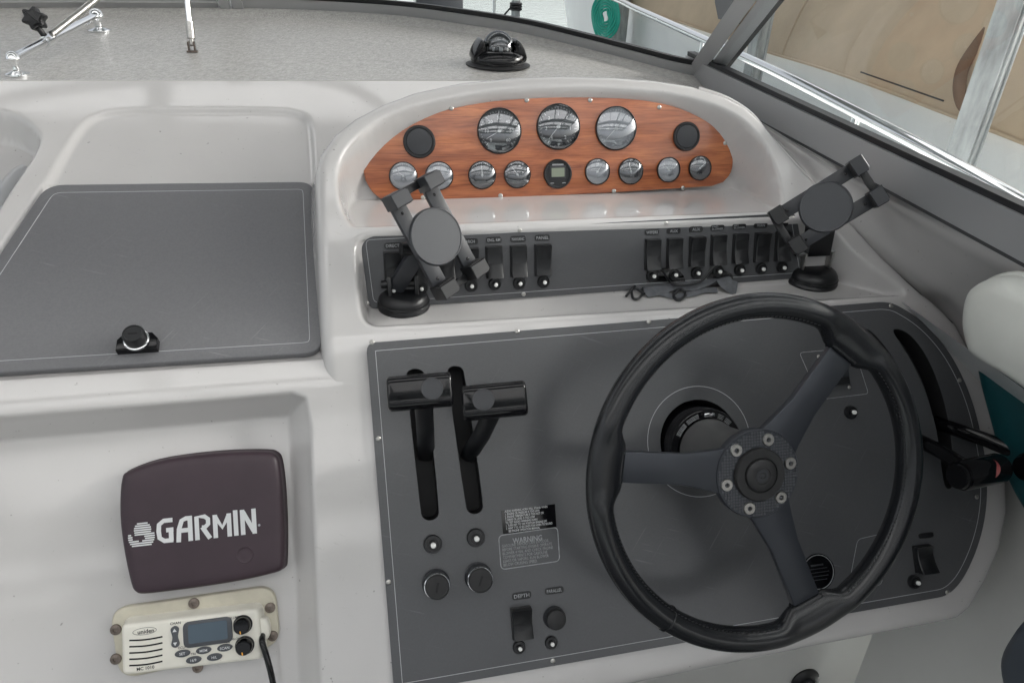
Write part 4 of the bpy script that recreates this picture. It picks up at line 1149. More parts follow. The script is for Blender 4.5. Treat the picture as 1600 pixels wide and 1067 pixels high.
# shift levers at the right end
def shift(px_h, py_h, dz, px_r, py_r, wpx_, label):
    root = P_CD.hit(px_r, py_r) - P_CD.n * .02
    hp = at(px_h, py_h, zdepth(P_CD.hit(1480, 740)) - dz)
    M_ = Matrix.Translation(hp)
    t = thing('shift_lever', M_, label, 'shift lever', 'shift levers at the right end of the control panel')
    k = sc(hp); r = 23.5 * k; L = wpx_ * k
    ax = Vector((1, .10, .0)).normalized()
    Mg = mat4(Vector((0, 0, 0)), Vector((0, 0, 1)), ax.cross(Vector((0, 0, 1))), ax)
    g = MB().lathe([(0, -L / 2), (r * .80, -L / 2), (r * .86, -L / 2 + .003), (r * .86, -L / 2 + .007), (r * .93, -L / 2 + .007), (r, -L / 2 + .010), (r, L / 2 - .008), (r * .9, L / 2 - .003), (r * .5, L / 2), (0, L / 2)], 36, Mg).build('grip', BLACKG, t)
    rp = root - hp; s0 = ax * (-L * .12)
    d_ = (rp - s0)
    mb = MB(); mb.tube([s0, s0 + d_ * .5 + Vector((0, 0, .004)), rp], [.0125, .012, .012], 14, ry=.010); mb.build('arm', BLACKG, t)
    c = ax * (L * .16) + (EYE - hp).normalized() * (r * 1.0)
    Mb_ = frame_from(ax * (L * .20), (EYE - hp).normalized() + Vector((0, 0, .1)))
    mb = MB(); V = []
    nn = 24; RB = r * .66
    for kk in range(nn):
        a = 2 * math.pi * kk / nn; xx, yy = RB * .95 * math.cos(a), RB * 1.05 * math.sin(a); V.append((xx, yy, math.sqrt(max(0, (r * 1.012) ** 2 - yy * yy))))
    mb.add([(0, 0, r * 1.02)] + V, [(0, 1 + kk, 1 + (kk + 1) % nn) for kk in range(nn)]); mb.xform(Mb_); mb.build('red_badge', RED, g)
    mb = MB(); mb.box((0, RB * .1, r * 1.025), (RB * .9, RB * .14, .0006), Matrix.Rotation(.3, 4, 'Z')); mb.box((RB * .1, -RB * .2, r * 1.018), (RB * .14, RB * .7, .0006), Matrix.Rotation(.2, 4, 'Z')); mb.xform(Mb_); mb.build('badge_mark', PRINT, g)
    return t
shift(1530, 737, .13, 1436, 682, 92, 'shift lever with round black grip nearer the wheel, red badge on it')
shift(1642, 723, .13, 1474, 660, 112, 'shift lever with black grip nearer the teal cushion')

# ================================================================== steering wheel
EL = R(25)
AX = Vector((0, -math.cos(EL), math.sin(EL)))
HUB = HOLE_C + AX * .178
VV = Vector((0, math.sin(EL), math.cos(EL)))
HUB = HUB - VV * .004 + Vector((-.003, 0, 0))
M = mat4(HUB, Vector((1, 0, 0)), VV, AX)
sw = thing('steering_wheel', M, 'black leather steering wheel with three grey spokes and bolted hub', 'steering wheel')
k = sc(HUB)
RO = .2440; r_t = .0180; RM = RO - r_t
spokes = [R(51), R(171), R(290)]
DISH = .010
nu, nv = 180, 24
rows = []
for i in range(nu):
    a = 2 * math.pi * i / nu; bump = 0
    for s in spokes:
        da = abs((a - s + math.pi) % (2 * math.pi) - math.pi)
        bump = max(bump, float(sstep(R(14.5), R(7.0), np.array(da))))
    row = []
    for j in range(nv):
        p = 2 * math.pi * j / nv; cr, cz = math.cos(p), math.sin(p)
        rad_ = RM + r_t * cr * .93
        if cr < 0: rad_ -= bump * .015 * (-cr) ** .8
        z = r_t * cz * (1 - .22 * bump) + DISH - bump * .004 * max(0, -cr)
        row.append((rad_ * math.cos(a), rad_ * math.sin(a), z))
    rows.append(row)
V = [p for r_ in rows for p in r_]
Fs = [(i * nv + j, ((i + 1) % nu) * nv + j, ((i + 1) % nu) * nv + (j + 1) % nv, i * nv + (j + 1) % nv) for i in range(nu) for j in range(nv)]
mb = MB(); mb.add(V, Fs); rim = mb.build('rim', LEATHER, sw)
mb = MB()
for i in range(230):
    a = 2 * math.pi * i / 230
    if any(abs((a - s + math.pi) % (2 * math.pi) - math.pi) < R(15) for s in spokes): continue
    pp_ = R(146); rr_ = RM + r_t * .93 * math.cos(pp_)
    for zz, tw in ((r_t * math.sin(pp_) + .0003, .25),):
        c_ = Vector((rr_ * math.cos(a), rr_ * math.sin(a), zz + DISH))
        mb.box(c_, (.0010, .0032, .0010), Matrix.Rotation(a + tw, 4, 'Z'))
so_ = mb.build('stitching', RUBBER, rim); so_['kind'] = 'stuff'
for a in (R(232), R(52)):
    mb = MB()
    mb.tube([Vector(((RM + (r_t + .0004) * .94 * math.cos(p)) * math.cos(a), (RM + (r_t + .0004) * .94 * math.cos(p)) * math.sin(a), (r_t + .0004) * math.sin(p) + DISH)) for p in [2 * math.pi * j / 28 for j in range(28)]], .0011, 6, closed=True)
    if a > 3: mb.build('leather_seam', LEATHER, rim)
    else: mb.bm.free()
for s in spokes:
    w0, w1 = .050, .039; r0, r1 = .045, RM - r_t - .010
    pts = [(0, -.040), (r0 * .8, -w0 * .70), (r0 + .018, -w0 * .56), (.11, -w1 * .53), (r1, -w1 * .52), (r1 + .004, -w1 * .5), (r1 + .004, w1 * .5), (r1, w1 * .52), (.11, w1 * .53), (r0 + .018, w0 * .56), (r0 * .8, w0 * .70), (0, .040)]
    mb = MB(); mb.prism(pts, -.0095, .0, .0016, 2)
    bmesh.ops.subdivide_edges(mb.bm, edges=[e for e in mb.bm.edges], cuts=0)
    for v in mb.bm.verts: v.co.z += (DISH - .001) * min(1, max(0, (v.co.x - .04) / .14))
    mb.xform(Matrix.Rotation(s, 4, 'Z')); mb.build('spoke', SPOKE, sw, angle=30)
    # leather collar where the spoke enters the rim
    mb = MB(); mb.prism(rrect(.020, w1 * 1.22, .006), -.013, .0045, .004, 3); mb.xform(Matrix.Rotation(s, 4, 'Z') @ T3(r1 + .006, 0, DISH)); mb.build('spoke_collar', LEATHER, sw)
hub = MB().lathe([(.046, -.03), (.050, -.0105), (.0605, -.0105), (.0605, .0015), (.0595, .0030), (.036, .0034), (.036, -.004)], 64).build('hub_ring', SPOKE, sw)
# knurled face of the ring: rows of small raised pads
mb = MB(); stp = .0040
for i in range(-15, 16):
    for j in range(-15, 16):
        xx, yy = i * stp, j * stp; rr_ = math.hypot(xx, yy)
        if .0375 < rr_ < .0570: mb.box((xx, yy, .0036), (.0028, .0028, .0010))
kn = mb.build('knurling', KNURL, hub); kn['kind'] = 'stuff'
MB().lathe([(.0360, 0), (.0360, .0085), (.0345, .0105), (.0245, .0105), (.0235, .0085), (.0225, .0085), (.0215, .0125), (.0195, .0140), (.012, .0140), (.0115, .0130), (0, .0128)], 56).build('horn_cap', RUBBER, sw)
em = MB().lathe([(.0088, .0126), (.0088, .0137), (0, .0139)], 24).build('cap_emblem', GREYPL, sw)
mb = MB()
for sx in (-1, 1): mb.tube([(sx * .0022 + .0030 * sx * math.cos(a), .0034 * math.sin(a), .0140) for a in np.linspace(-2.2, 2.2, 10)], .0007, 6)
mb.build('emblem_mark', RUBBER, em)
for kk in range(6):
    a = R(75 + kk * 60 - 3)
    b_ = MB().lathe([(.0086, .003), (.0086, .0048), (.0076, .0062), (.0034, .0062), (.0030, .0030), (0, .0030)], 24, T3(.0478 * math.cos(a), .0478 * math.sin(a))).build('hub_bolt', CREAM if False else STEEL, sw)
    MB().lathe([(.0030, .0033), (0, .0033)], 6, T3(.0478 * math.cos(a), .0478 * math.sin(a))).build('socket', HOLE, b_)
# column down to the console
MB().lathe([(.052, -.012), (.052, -.030), (.046, -.060), (.044, -.110), (.047, -.142)], 56).build('column', COLM, sw)
col = MB().lathe([(.047, -.146), (.0590, -.146), (.0612, -.150), (.0612, -.215), (.03, -.215)], 56).build('tilt_collar', BLACKG, sw)
mb = MB(); mb.box((.004, .0525, -.1445), (.018, .007, .005), bev=.002); mb.build('tilt_catch', CHROME, col)
for a0, a1 in ((100, 158), (38, 74)):
    for rr_ in (.0555, .0535, .0515, .0498):
        for q0, q1 in ((a0 + 4, (a0 + a1) / 2 - 2), ((a0 + a1) / 2 + 2, a1 - 5)):
            aa = [Vector((math.cos(R(a)), math.sin(R(a)))) * rr_ for a in np.linspace(q0, q1, 8)]
            MB().band(aa, .0007, -.1464, -.1455, closed=False).build('label_line', PRINTD, col)

# ================================================================== phone holders on the shelf
SCREWB = SCREW.copy(); SCREWB.materials.clear(); SCREWB.materials.append(BLACKG)
def phone_holder(bx, by, rpx, cx, cy, dz, facing, roll, rdisc, label, arm_style):
    base = P_SHELF.hit(bx, by)
    t = thing('phone_holder', Matrix.Translation(base), label, 'phone holder', 'suction cup phone holders on the shelf')
    k = sc(base); r = rpx * k
    MB().lathe([(0, .0005), (r, .0005), (r * 1.02, .004), (r * .98, .008), (r * .93, .009), (r * .97, .013), (r * .95, .018), (r * .86, .024), (r * .70, .028), (0, .028)], 48).build('suction_base', BLACK, t)
    mb = MB(); mb.tube([Vector((r * .965 * math.cos(a), r * .965 * math.sin(a), .0105)) for a in [2 * math.pi * i / 48 for i in range(48)]], .0022, 6, closed=True); mb.build('locking_ring', BLACK, t)
    C = at(cx, cy, zdepth(base) - dz) - base
    Mh = frame_from(C, facing, roll=roll)
    # column from the base to the head
    if arm_style == 'slant':
        mb = MB()
        mb.bm.free()
        for sx in (-.024, .018):
            mb = MB(); mb.prism([(-.016, .022), (.016, .022), (.012, .050), (-.006, .056), (-.014, .046)], sx, sx + .006, .001, 1)
            mb.xform(Matrix.Rotation(R(90), 4, 'Z') @ Matrix.Rotation(R(90), 4, 'X')); mb.build('hinge_cheek', BLACK, t)
        p0 = Vector((-.008, .002, .040)); p1 = C - facing.normalized() * .030
        dv = (p1 - p0); Mt = mat4(p0, dv.cross(Vector((0, 1, 0))).normalized(), dv.normalized().cross(dv.cross(Vector((0, 1, 0))).normalized()), dv.normalized())
        mb = MB(); mb.box((0, 0, dv.length / 2), (.026, .020, dv.length + .02), bev=.003); mb.xform(Mt); mb.build('arm', GREYPL, t)
        mb = MB(); mb.cyl(p0 + Vector((-.026, 0, 0)), p0 + Vector((.026, 0, 0)), .006, .006, 14); mb.build('hinge_pin', BLACK, t)
        p2 = p0.lerp(p1, .78); mb = MB(); mb.cyl(p2 + Vector((-.03, -.006, .004)), p2 + Vector((.0, 0, 0)), .010, .011, 14); mb.build('clamp_knob', BLACK, t)
    else:
        p0 = Vector((0, .004, .03)); p1 = C - facing.normalized() * .028
        for sx in (-.026, .026):
            mb = MB(); mb.box((sx, .0, .036), (.004, .016, .044), bev=.0015); mb.build('bracket_leg', STEEL, t)
        mb = MB(); mb.cyl((-.040, 0, .058), (.034, 0, .058), .004, .004, 12); mb.cyl((-.046, 0, .058), (-.032, 0, .058), .0065, .0065, 14); mb.build('hinge_pin', CHROME, t)
        mb = MB(); V = []
        a_ = p0 + Vector((0, 0, .022))
        for P_, hw in ((a_, .0215), (p1, .023)):
            for sx in (-1, 1):
                for sy in (-.010, .010): V.append(P_ + Vector((sx * hw, sy, 0)))
        mb.add(V, [(0, 2, 3, 1), (4, 5, 7, 6), (0, 4, 6, 2), (1, 3, 7, 5), (0, 1, 5, 4), (2, 6, 7, 3)]); mb.build('arm', BLACK, t)
    mb = MB(); mb.lathe([(0, -.030), (.014, -.030), (.017, -.016), (.022, -.006), (0, -.006)], 20); mb.xform(Mh); mb.build('ball_joint', BLACK, t)
    # head: disc, two rails, jaws at both ends
    rd = rdisc * k
    head = MB().lathe([(0, -.008), (rd * .96, -.008), (rd * 1.03, -.005), (rd * 1.03, .002), (rd * .99, .0045), (rd * .96, .0045), (rd * .95, .0036), (0, .0036)], 56).build('disc', DISCM, t, Mh)
    L = rd * 2.0; rw = rd * .58; rx = rd * .72
    for sx in (-1, 1):
        mb = MB(); mb.box((sx * rx, 0, -.004), (rw, L * 2 - .012, .009), bev=.0012); mb.build('rail', GREYPL, t, Mh)
        for sy in (-1, 1):
            Lj = L * (1.0 if sy > 0 else .97); jm = MB()
            jm.prism([(-rw * .60, -.008), (rw * .60, -.008), (rw * .60, .010), (rw * .40, .0135), (-rw * .60, .0135)], -.010, .024, .0012, 1)
            jm.xform(Matrix.Translation((sx * rx, sy * (Lj - .012), 0)) @ Matrix.Scale(sy, 4, (0, 1, 0)))
            jw = jm.build('jaw', BLACK if sy < 0 else GREYPL, t, Mh)
            for rb in range(3):
                MB().box((sx * rx, sy * (Lj - .0205 - .012 * 0), .009 + rb * .005), (rw * 1.0, .0012, .0022)).build('grip_rib', RUBBER, jw)
            screw(t, 0, 0, 0, 1.0, SCREWB).matrix_local = Mh @ T3(sx * rx, sy * (rd * 1.28), .0005) @ Matrix.Scale(.42, 4)
    for sy in (-1, 1):
        mb = MB(); mb.box((0, sy * (L - .006), -.005), (rx * 2, .012, .008), bev=.0015); mb.build('crossbar', BLACK, t, Mh)
    mb = MB(); mb.box((0, 0, -.012), (rx * 1.5, rd * 1.7, .010), bev=.003); mb.build('spring_box', BLACK, t, Mh)
    return t
phone_holder(631, 479, 40, 681, 370, .085, Vector((.36, -.80, .40)), R(17), 41, 'black phone holder tilted upright over the left switch bank', 'slant')
phone_holder(1266, 440, 39, 1290, 324, .15, Vector((-.46, -.80, .36)), R(-48), 34, 'black phone holder turned sideways at the right end of the shelf, near the side window', 'upright')

# ================================================================== chart plotter under its cover
M = P_REC.frame(315, 815, .0005)
gc = thing('chart_plotter_cover', M, 'aubergine plastic sun cover with white maker lettering over a chart plotter', 'cover')
cov_px = [(196, 737), (240, 721), (300, 711), (360, 706), (412, 705.5), (427, 709), (435, 720), (440, 755), (443, 800), (444, 845), (443, 882), (440, 891), (428, 897), (380, 908), (320, 918), (260, 926), (222, 930), (209, 927), (202, 915), (192, 870), (185, 820), (184, 780), (187, 748)]
HG = .032
cv = ccw(spline(locs(M, cov_px, HG), 3))
mb = MB(); layers = [(1.02, 0), (1, .004), (1, HG - .012), (.99, HG - .007), (.965, HG - .0030), (.93, HG - .0012), (.85, HG - .0003), (.7, HG)]
rings = []
for d_, z in layers:
    P_ = shrink(cv, d_)
    rings.append([mb.bm.verts.new((p.x, p.y, z)) for p in P_])
for a, b in zip(rings, rings[1:]):
    for k in range(len(cv)): mb.bm.faces.new([a[k - 1], a[k], b[k], b[k - 1]])
mb.bm.faces.new(rings[-1])
cover = mb.build('shell', WINE, gc, angle=60)
q = loc(M, 383, 867, HG); MB().lathe([(.0115, HG - .0004), (.0105, HG + .0010), (.0095, HG + .0006), (.004, HG + .0012), (0, HG + .0014)], 28, T3(q.x, q.y)).build('press_dimple', WINE, gc)
s_ = sc(M.translation)
# wordmark drawn as heavy strokes on a grid of cap height 1
def strokes(letter):
    G_ = {'G': ([[(.92, .98), (.40, .98), (.12, .82), (.08, .5), (.12, .18), (.40, .02), (.92, .02)], [(.80, .0), (.80, .48)], [(.52, .52), (.95, .52)]], 1.0),
          'A': ([[(.12, -.12), (.18, .5), (.36, .90), (.60, .98), (.98, .98)], [(.84, -.12), (.84, 1.0)], [(.2, .42), (.84, .42)]], 1.0),
          'R': ([[(.14, -.12), (.14, .98), (.62, .98), (.82, .84), (.82, .60), (.62, .46), (.44, .46)], [(.46, .48), (.90, -.10)]], 1.0),
          'M': ([[(.14, -.12), (.14, 1.0)], [(.14, .92), (.56, .36), (.98, .92)], [(.98, 1.0), (.98, -.12)]], 1.14),
          'I': ([[(.14, -.12), (.14, 1.12)]], .32),
          'N': ([[(.14, -.12), (.14, 1.1)], [(.18, 1.0), (.80, .0)], [(.84, 1.1), (.84, -.12)]], 1.0)}
    return G_[letter]
x0 = loc(M, 246, 832, HG); x1 = loc(M, 401, 811, HG)
Wd = x1.x - x0.x; capH = 31 * s_; adv = sum(strokes(c)[1] + .10 for c in 'GARMIN') - .1
u = Wd / adv; cur = x0.x; ybase = (x0.y + x1.y) / 2 - capH * .5
zt = HG + .0004
mb = MB()
for ci, ch in enumerate('GARMIN'):
    ss, w = strokes(ch); grow = 1.0 + .0 * ci
    for st in ss:
        P_ = [Vector((cur + p[0] * u, ybase + p[1] * capH)) for p in st]
        mb.band(P_, u * .27, zt - .0002, zt + .0001 + .00002 * ss.index(st), closed=False)
    cur += (w + .10) * u
mb.build('wordmark', PRINT, gc)
q = loc(M, 405, 820, HG); MB().lathe([(.0018, zt - .0002), (.0018, zt), (0, zt)], 14, T3(q.x, q.y)).build('trademark_dot', PRINTD, gc)
# striped globe emblem
q = loc(M, 221, 836, HG); mb = MB()
for k in range(11):
    yy = (17.5 - k * 3.2)
    if yy > 4: R_, cy_ = 12.0, 8.0
    else: R_, cy_ = 18.5, -2.0
    hw = math.sqrt(max(4, R_ * R_ - (yy - cy_) ** 2))
    cx_ = 2 if yy > 4 else 0
    segs = [(-hw, hw)]
    if k in (5,): segs = [(-hw, -hw + 4), (-hw + 9, hw)]
    if k in (6, 7): segs = [(-hw, -hw + 6), (-2 + k, hw)]
    if k == 8: segs = [(-hw, -4), (1, hw)]
    for a, b in segs:
        mb.box((q.x + (cx_ + (a + b) / 2) * s_, q.y + yy * s_, zt), ((b - a) * s_, 2.0 * s_, .0003))
em = mb.build('globe_emblem', PRINT, gc); em['kind'] = 'stuff'

# ================================================================== marine radio
M = P_REC.frame(305, 990, .0005)
rd_ = thing('marine_radio', M, 'cream flush mounted marine radio with display, two black knobs and speaker slots', 'radio')
HP_ = .010
mp_ = round_poly(locs(M, [(170, 951), (429, 914), (438, 1008), (186, 1062)], HP_), .026, 8)
MB().prism(mp_, 0, HP_, .003, 3).build('mounting_plate', CREAMD, rd_)
def rscrew(px, py):
    q = loc(M, px, py, HP_); o = MB().lathe([(.0075, 0), (.0075, .001), (.0068, .0024), (.003, .0030), (.0026, .0016), (0, .0016)], 18).build('screw', BRASSY, rd_, T3(q.x, q.y, HP_ - .0002))
for p in ((303, 942), (422, 949), (426, 993), (181, 983), (181, 1029), (309, 1042)): rscrew(*p)
HB = .034
bp_ = ccw(round_poly(locs(M, [(188, 975), (404, 950), (411, 1030), (190, 1056)], HB), .009, 6))
bl = MB(); layers = [(-.0035, HP_ - .001), (-.001, HP_ + .006), (0, HB - .006), (.0012, HB - .0022), (.0035, HB - .0004), (.006, HB)]
rings = []
for d_, z in layers: rings.append([bl.bm.verts.new((p.x, p.y, z)) for p in inset(bp_, d_)])
for a, b in zip(rings, rings[1:]):
    for k in range(len(bp_)): bl.bm.faces.new([a[k - 1], a[k], b[k], b[k - 1]])
bl.bm.faces.new(rings[-1]); body = bl.build('body', CREAM, rd_, angle=60)
s_ = sc(M @ Vector((0, 0, HB)))
for k in range(5):
    a, b = loc(M, 202, 1000 + k * 9.8, HB), loc(M, 254, 994 + k * 9.6, HB)
    mb = MB(); pts = [Vector((a.x + (b.x - a.x) * t, a.y + (b.y - a.y) * t - 1.6 * s_ * math.sin(math.pi * t))) for t in np.linspace(0, 1, 9)]
    mb.band(pts, .0021, HB - .0004, HB + .0003, closed=False); mb.build('speaker_slot', HOLE, body)
a = loc(M, 325, 987, HB); df = MB().prism(rrect(73 * s_, 40 * s_, .009, n=6), HB - .0005, HB + .0022, .0014, 2).build('display_frame', RADIOB, rd_, T3(a.x, a.y))
MB().prism(rrect(58 * s_, 29 * s_, .003, .5 * s_, 1 * s_), HB + .0018, HB + .0026).build('display', LCDB, df)
for px, py in ((379.5, 975), (382.5, 1007.5)):
    q = loc(M, px, py, HB); r = 13.2 * s_
    kb = MB().lathe([(r * 1.12, 0), (r * 1.10, .0010), (r * 1.0, .0012), (r * .98, .006), (r * .90, .012), (r * .78, .0135), (0, .0138)], 36).build('knob', BLACKG, rd_, T3(q.x, q.y, HB - .0002))
    MB().box((-r * .12, -r * .62, .0138), (r * .12, r * .34, .0012), Matrix.Rotation(.15, 4, 'Z')).build('pointer', ORANGE, kb)
q = loc(M, 274, 994, HB); mb = MB(); mb.prism(spline([(-6 * s_, 12 * s_), (0, 16.5 * s_), (6 * s_, 12 * s_), (4 * s_, 0), (6 * s_, -12 * s_), (0, -16.5 * s_), (-6 * s_, -12 * s_), (-4 * s_, 0)], 5), HB - .0004, HB + .0026, .0012, 2)
ck = mb.build('channel_key', RADIOB, rd_, T3(q.x, q.y))
for sy in (1, -1): MB().prism([(-3 * s_, sy * 8 * s_), (3 * s_, sy * 8 * s_), (0, sy * 13 * s_)] if sy > 0 else [(3 * s_, -8 * s_), (-3 * s_, -8 * s_), (0, -13 * s_)], HB + .0024, HB + .0029).build('arrow', PRINT, ck)
for px, py, s in ((285.5, 1020, 'SET'), (318.5, 1015, 'MEM'), (351.5, 1011, 'SCAN'), (303, 1030, '16/9'), (335.5, 1025.5, 'H/L')):
    q = loc(M, px, py, HB); kk = MB().prism(circle(11.5 * s_, 28, ry=5.6 * s_), HB - .0004, HB + .0024, .0012, 2).build('key', RADIOB, rd_, T3(q.x, q.y))
    text(s, PRINT, kk, T3(0, 0, HB + .0026), height=4.0 * s_, bold=.01)
for px, py, s, h in ((228, 985.5, 'uniden', 6.5), (227.5, 1043, 'MC 1010', 5.0), (274, 973, 'CHAN', 4.0), (285, 1011, 'ECLP', 3.8), (302, 1021, 'TRI', 3.6), (351, 1003, 'W/WX', 3.8), (364, 964.5, 'VOLUME', 3.6), (364.5, 998, 'SQUELCH', 3.4)):
    q = loc(M, px, py, HB); text(s, BLACK, body, T3(q.x, q.y, HB + .0003), height=h * s_, bold=.014)
q = loc(M, 226, 985.5, HB); MB().band(circle(17 * s_, 36, q.x, q.y, 5.2 * s_), .0005, HB - .0002, HB + .0002).build('maker_oval', RADIOB, body)
q = loc(M, 411, 985, HP_ + .01); ear = MB().prism(spline([(-9 * s_, 22 * s_), (6 * s_, 20 * s_), (11 * s_, 6 * s_), (9 * s_, -10 * s_), (-4 * s_, -14 * s_), (-12 * s_, 0)], 5), HP_, HB - .006, .004, 3).build('cord_socket', CREAM, rd_, T3(q.x, q.y))
c0_ = M @ Vector((q.x, q.y - 6 * s_, HB - .008))
o = M.inverted()
cpts = [Vector((q.x + .000, q.y - 4 * s_, HB - .010)), Vector((q.x + .001, q.y - 12 * s_, HB + .004)), Vector((q.x + .006, q.y - 34 * s_, HB + .006)), Vector((q.x + .011, q.y - 70 * s_, HB + .002)), Vector((q.x + .014, q.y - 130 * s_, HB - .01)), Vector((q.x + .012, q.y - 220 * s_, HB - .01))]
MB().tube(spline(cpts, 6, closed=False), .0043, 10).build('cord', BLACKG, rd_)

# ================================================================== compass
b = hit_deck(778, 102)
cm = thing('compass', Matrix.Translation(b), 'black domed compass standing on the deck behind the helm pod', 'compass')
k = sc(b)
MB().lathe([(0, 0), (50 * k, 0), (50.5 * k, .002), (46 * k, .004), (42 * k, .006), (0, .006)], 48).build('flange', RUBBER, cm)
MB().lathe([(42 * k, .004), (43 * k, .012), (41 * k, .022), (36 * k, .030), (30 * k, .034), (28 * k, .034), (27 * k, .026), (0, .026)], 48).build('housing', BLACKG, cm)
for sx in (-1, 1):
    mb = MB(); mb.prism(spline([(sx * 24 * k, .005), (sx * 41 * k, .012), (sx * 40 * k, .030), (sx * 30 * k, .052), (sx * 23 * k, .046)], 4), -.03, .03, .006, 2)
    mb.xform(Matrix.Rotation(R(90), 4, 'X')); mb.build('side_shield', BLACKG, cm)
rdm = 26 * k
MB().lathe([(rdm * math.cos(a), .031 + rdm * 1.08 * math.sin(a)) for a in np.linspace(-.15, math.pi / 2, 16)[:-1]] + [(0, .031 + rdm * 1.08)], 48).build('dome', DOME, cm, angle=80)
crd = MB().lathe([(rdm * .80, .028), (rdm * .84, .028), (rdm * .84, .044), (rdm * .70, .050), (0, .050)], 40).build('card', BLACK, cm)
for j in range(12):
    a = 2 * math.pi * j / 12; mb = MB(); mb.box((rdm * .845 * math.cos(a), rdm * .845 * math.sin(a), .036), (.001, .004 if j % 3 else .008, .010), Matrix.Rotation(a, 4, 'Z')); mb.build('card_mark', PRINT, crd)

# ================================================================== window stay at the far left
s1, s2_ = hit_deck(28, 118), hit_deck(156, 49)
st = thing('window_stay', Matrix.Translation(s1), 'chrome window stay bar on two posts with a black star knob', 'window stay')
o = s2_ - s1; k1, k2 = sc(s1), sc(s2_)
h1, h2 = Vector((0, 0, 25 * k1)), Vector((0, 0, 22 * k2))
for b_, hh, kk in ((Vector(), h1, k1), (o, h2, k2)):
    p = MB().lathe([(0, 0), (17 * kk, 0), (17 * kk, .003), (12 * kk, .005), (6 * kk, .008), (5 * kk, hh.z * .55), (7 * kk, hh.z * .75), (10 * kk, hh.z), (8 * kk, hh.z + 7 * kk), (4 * kk, hh.z + 10 * kk), (0, hh.z + 10.5 * kk)], 28, Matrix.Translation(b_)).build('post', CHROME, st)
mb = MB(); mb.tube([h1, o + h2], 6.6 * k1, 16); mb.build('bar', CHROME, st)
cl_ = h1.lerp(o + h2, .36)
d_ = (o + h2 - h1).normalized()
mb = MB(); mb.tube([cl_ - d_ * .016, cl_ + d_ * .016], 9 * k1, 18); mb.build('clamp', CHROME, st)
kc = cl_ + Vector((-.012, -.004, 24 * k1))
mb = MB(); mb.cyl(cl_, kc, .006, .006, 10); mb.build('knob_stem', BLACK, st)
mb = MB(); star = []
for j in range(60):
    a = 2 * math.pi * j / 60; star.append((16 * k1 * (1 + .17 * math.cos(6 * a)) * math.cos(a), 16 * k1 * (1 + .17 * math.cos(6 * a)) * math.sin(a)))
mb.prism(star, -.011, .013, .005, 3); mb.xform(frame_from(kc + Vector((0, 0, .012)), EYE - s1 + Vector((-.5, 0, .15)), roll=.3)); mb.build('star_knob', BLACK, st)
tip = at(185, -28, zdepth(s1) * 1.16) - s1
mb = MB(); mb.tube([cl_ + Vector((.012, -.006, .012)), tip], 5.6 * k1, 14); mb.build('strut', STEEL, st)
r1 = hit_deck(301, 82)
rs_ = thing('strut_rod', Matrix.Translation(r1), 'thin stainless strut rod hinged upright on the deck', 'strut'); kk = sc(r1)
tip = at(288, -40, zdepth(r1) * .98) - r1; dn = tip.normalized()
mb = MB(); mb.box((0, 0, .002), (.022, .016, .004), bev=.001); 
for sx in (-.006, .006): mb.box((sx, 0, .012), (.003, .012, .020), bev=.0008)
mb.build('hinge_foot', BRASSY, rs_)
mb = MB(); mb.cyl((-.009, 0, .016), (.009, 0, .016), .003, .003, 10); mb.build('hinge_pin', STEEL, rs_)
mb = MB(); mb.tube([Vector((0, 0, .014)), dn * .03], .005, 10); mb.tube([dn * .028, dn * .062], 6.2 * kk, 14); mb.build('sleeve', STEEL, rs_)
mb = MB(); mb.tube([dn * .05, tip], 4.4 * kk, 14); mb.build('rod', CHROME, rs_)

# ================================================================== sunglasses and retainer on the shelf
so = P_SHELF.hit(1068, 462)
sg = thing('sunglasses', Matrix.Translation(so), 'dark rimless sunglasses with grey retainer strap lying at the foot of the switches', 'sunglasses')
k = sc(so); SI = Matrix.Translation(-so)
def sh(px, py, h=0.0): return SI @ (P_SHELF.hit(px, py) + Vector((0, 0, h)))
def up(px0, py0, px, py):      # a point straight above the shelf point under it
    b_ = P_SHELF.hit(px0, py0); r = ray(px, py); tt = b_.y / r.y; return SI @ (EYE + r * tt)
for pts in ([(1014, 447), (1012, 425), (1024, 421), (1050, 420), (1066, 428), (1071, 442), (1066, 451), (1040, 453)], [(1098, 452), (1104, 438), (1112, 427), (1124, 422), (1142, 428), (1146, 436), (1146, 451), (1120, 455)]):
    yb = P_SHELF.hit(1080, 452).y
    P_ = spline([SI @ (EYE + ray(*p) * (yb / ray(*p).y)) for p in pts], 4); N = len(P_)
    mb = MB(); B_ = [p + Vector((0, .0022 , 0)) for p in P_]; mb.add(P_ + B_, [tuple(range(N)), tuple(range(2 * N - 1, N - 1, -1))] + [(i, (i + 1) % N, N + (i + 1) % N, N + i) for i in range(N)]); mb.build('tinted_lens', SHADE, sg)
yb = P_SHELF.hit(1080, 452).y - .004
def fl(px, py, dy=0.0): r = ray(px, py); return SI @ (EYE + r * ((yb + dy) / r.y))
mb = MB(); mb.tube(spline([fl(1022, 421), fl(1034, 423), fl(1047, 440), fl(1060, 446, -.01), fl(1094, 440, -.012), fl(1112, 421), fl(1126, 412, .0)], 5, closed=False), .0022, 8); mb.build('temple', BLACK, sg)
mb = MB(); mb.tube(spline([sh(1064, 448, .012), sh(1080, 444, .016), sh(1095, 441, .014)], 5, closed=False), .004, 8, ry=.002); mb.build('bridge', GREYPL, sg)
def ribbon(name, pts, w, m_, parent):
    mb = MB(); mb.tube(spline([sh(*p) for p in pts], 6, closed=False), w, 10, ry=.0013, up=Vector((0, 1, .25))); return mb.build(name, m_, parent)
ribbon('retainer_strap', [(1006, 462, .006), (1030, 459, .009), (1055, 453, .012), (1075, 456, .012), (1100, 451, .016), (1118, 443, .022), (1134, 455, .014), (1150, 456, .006)], .013, FABRIC, sg)
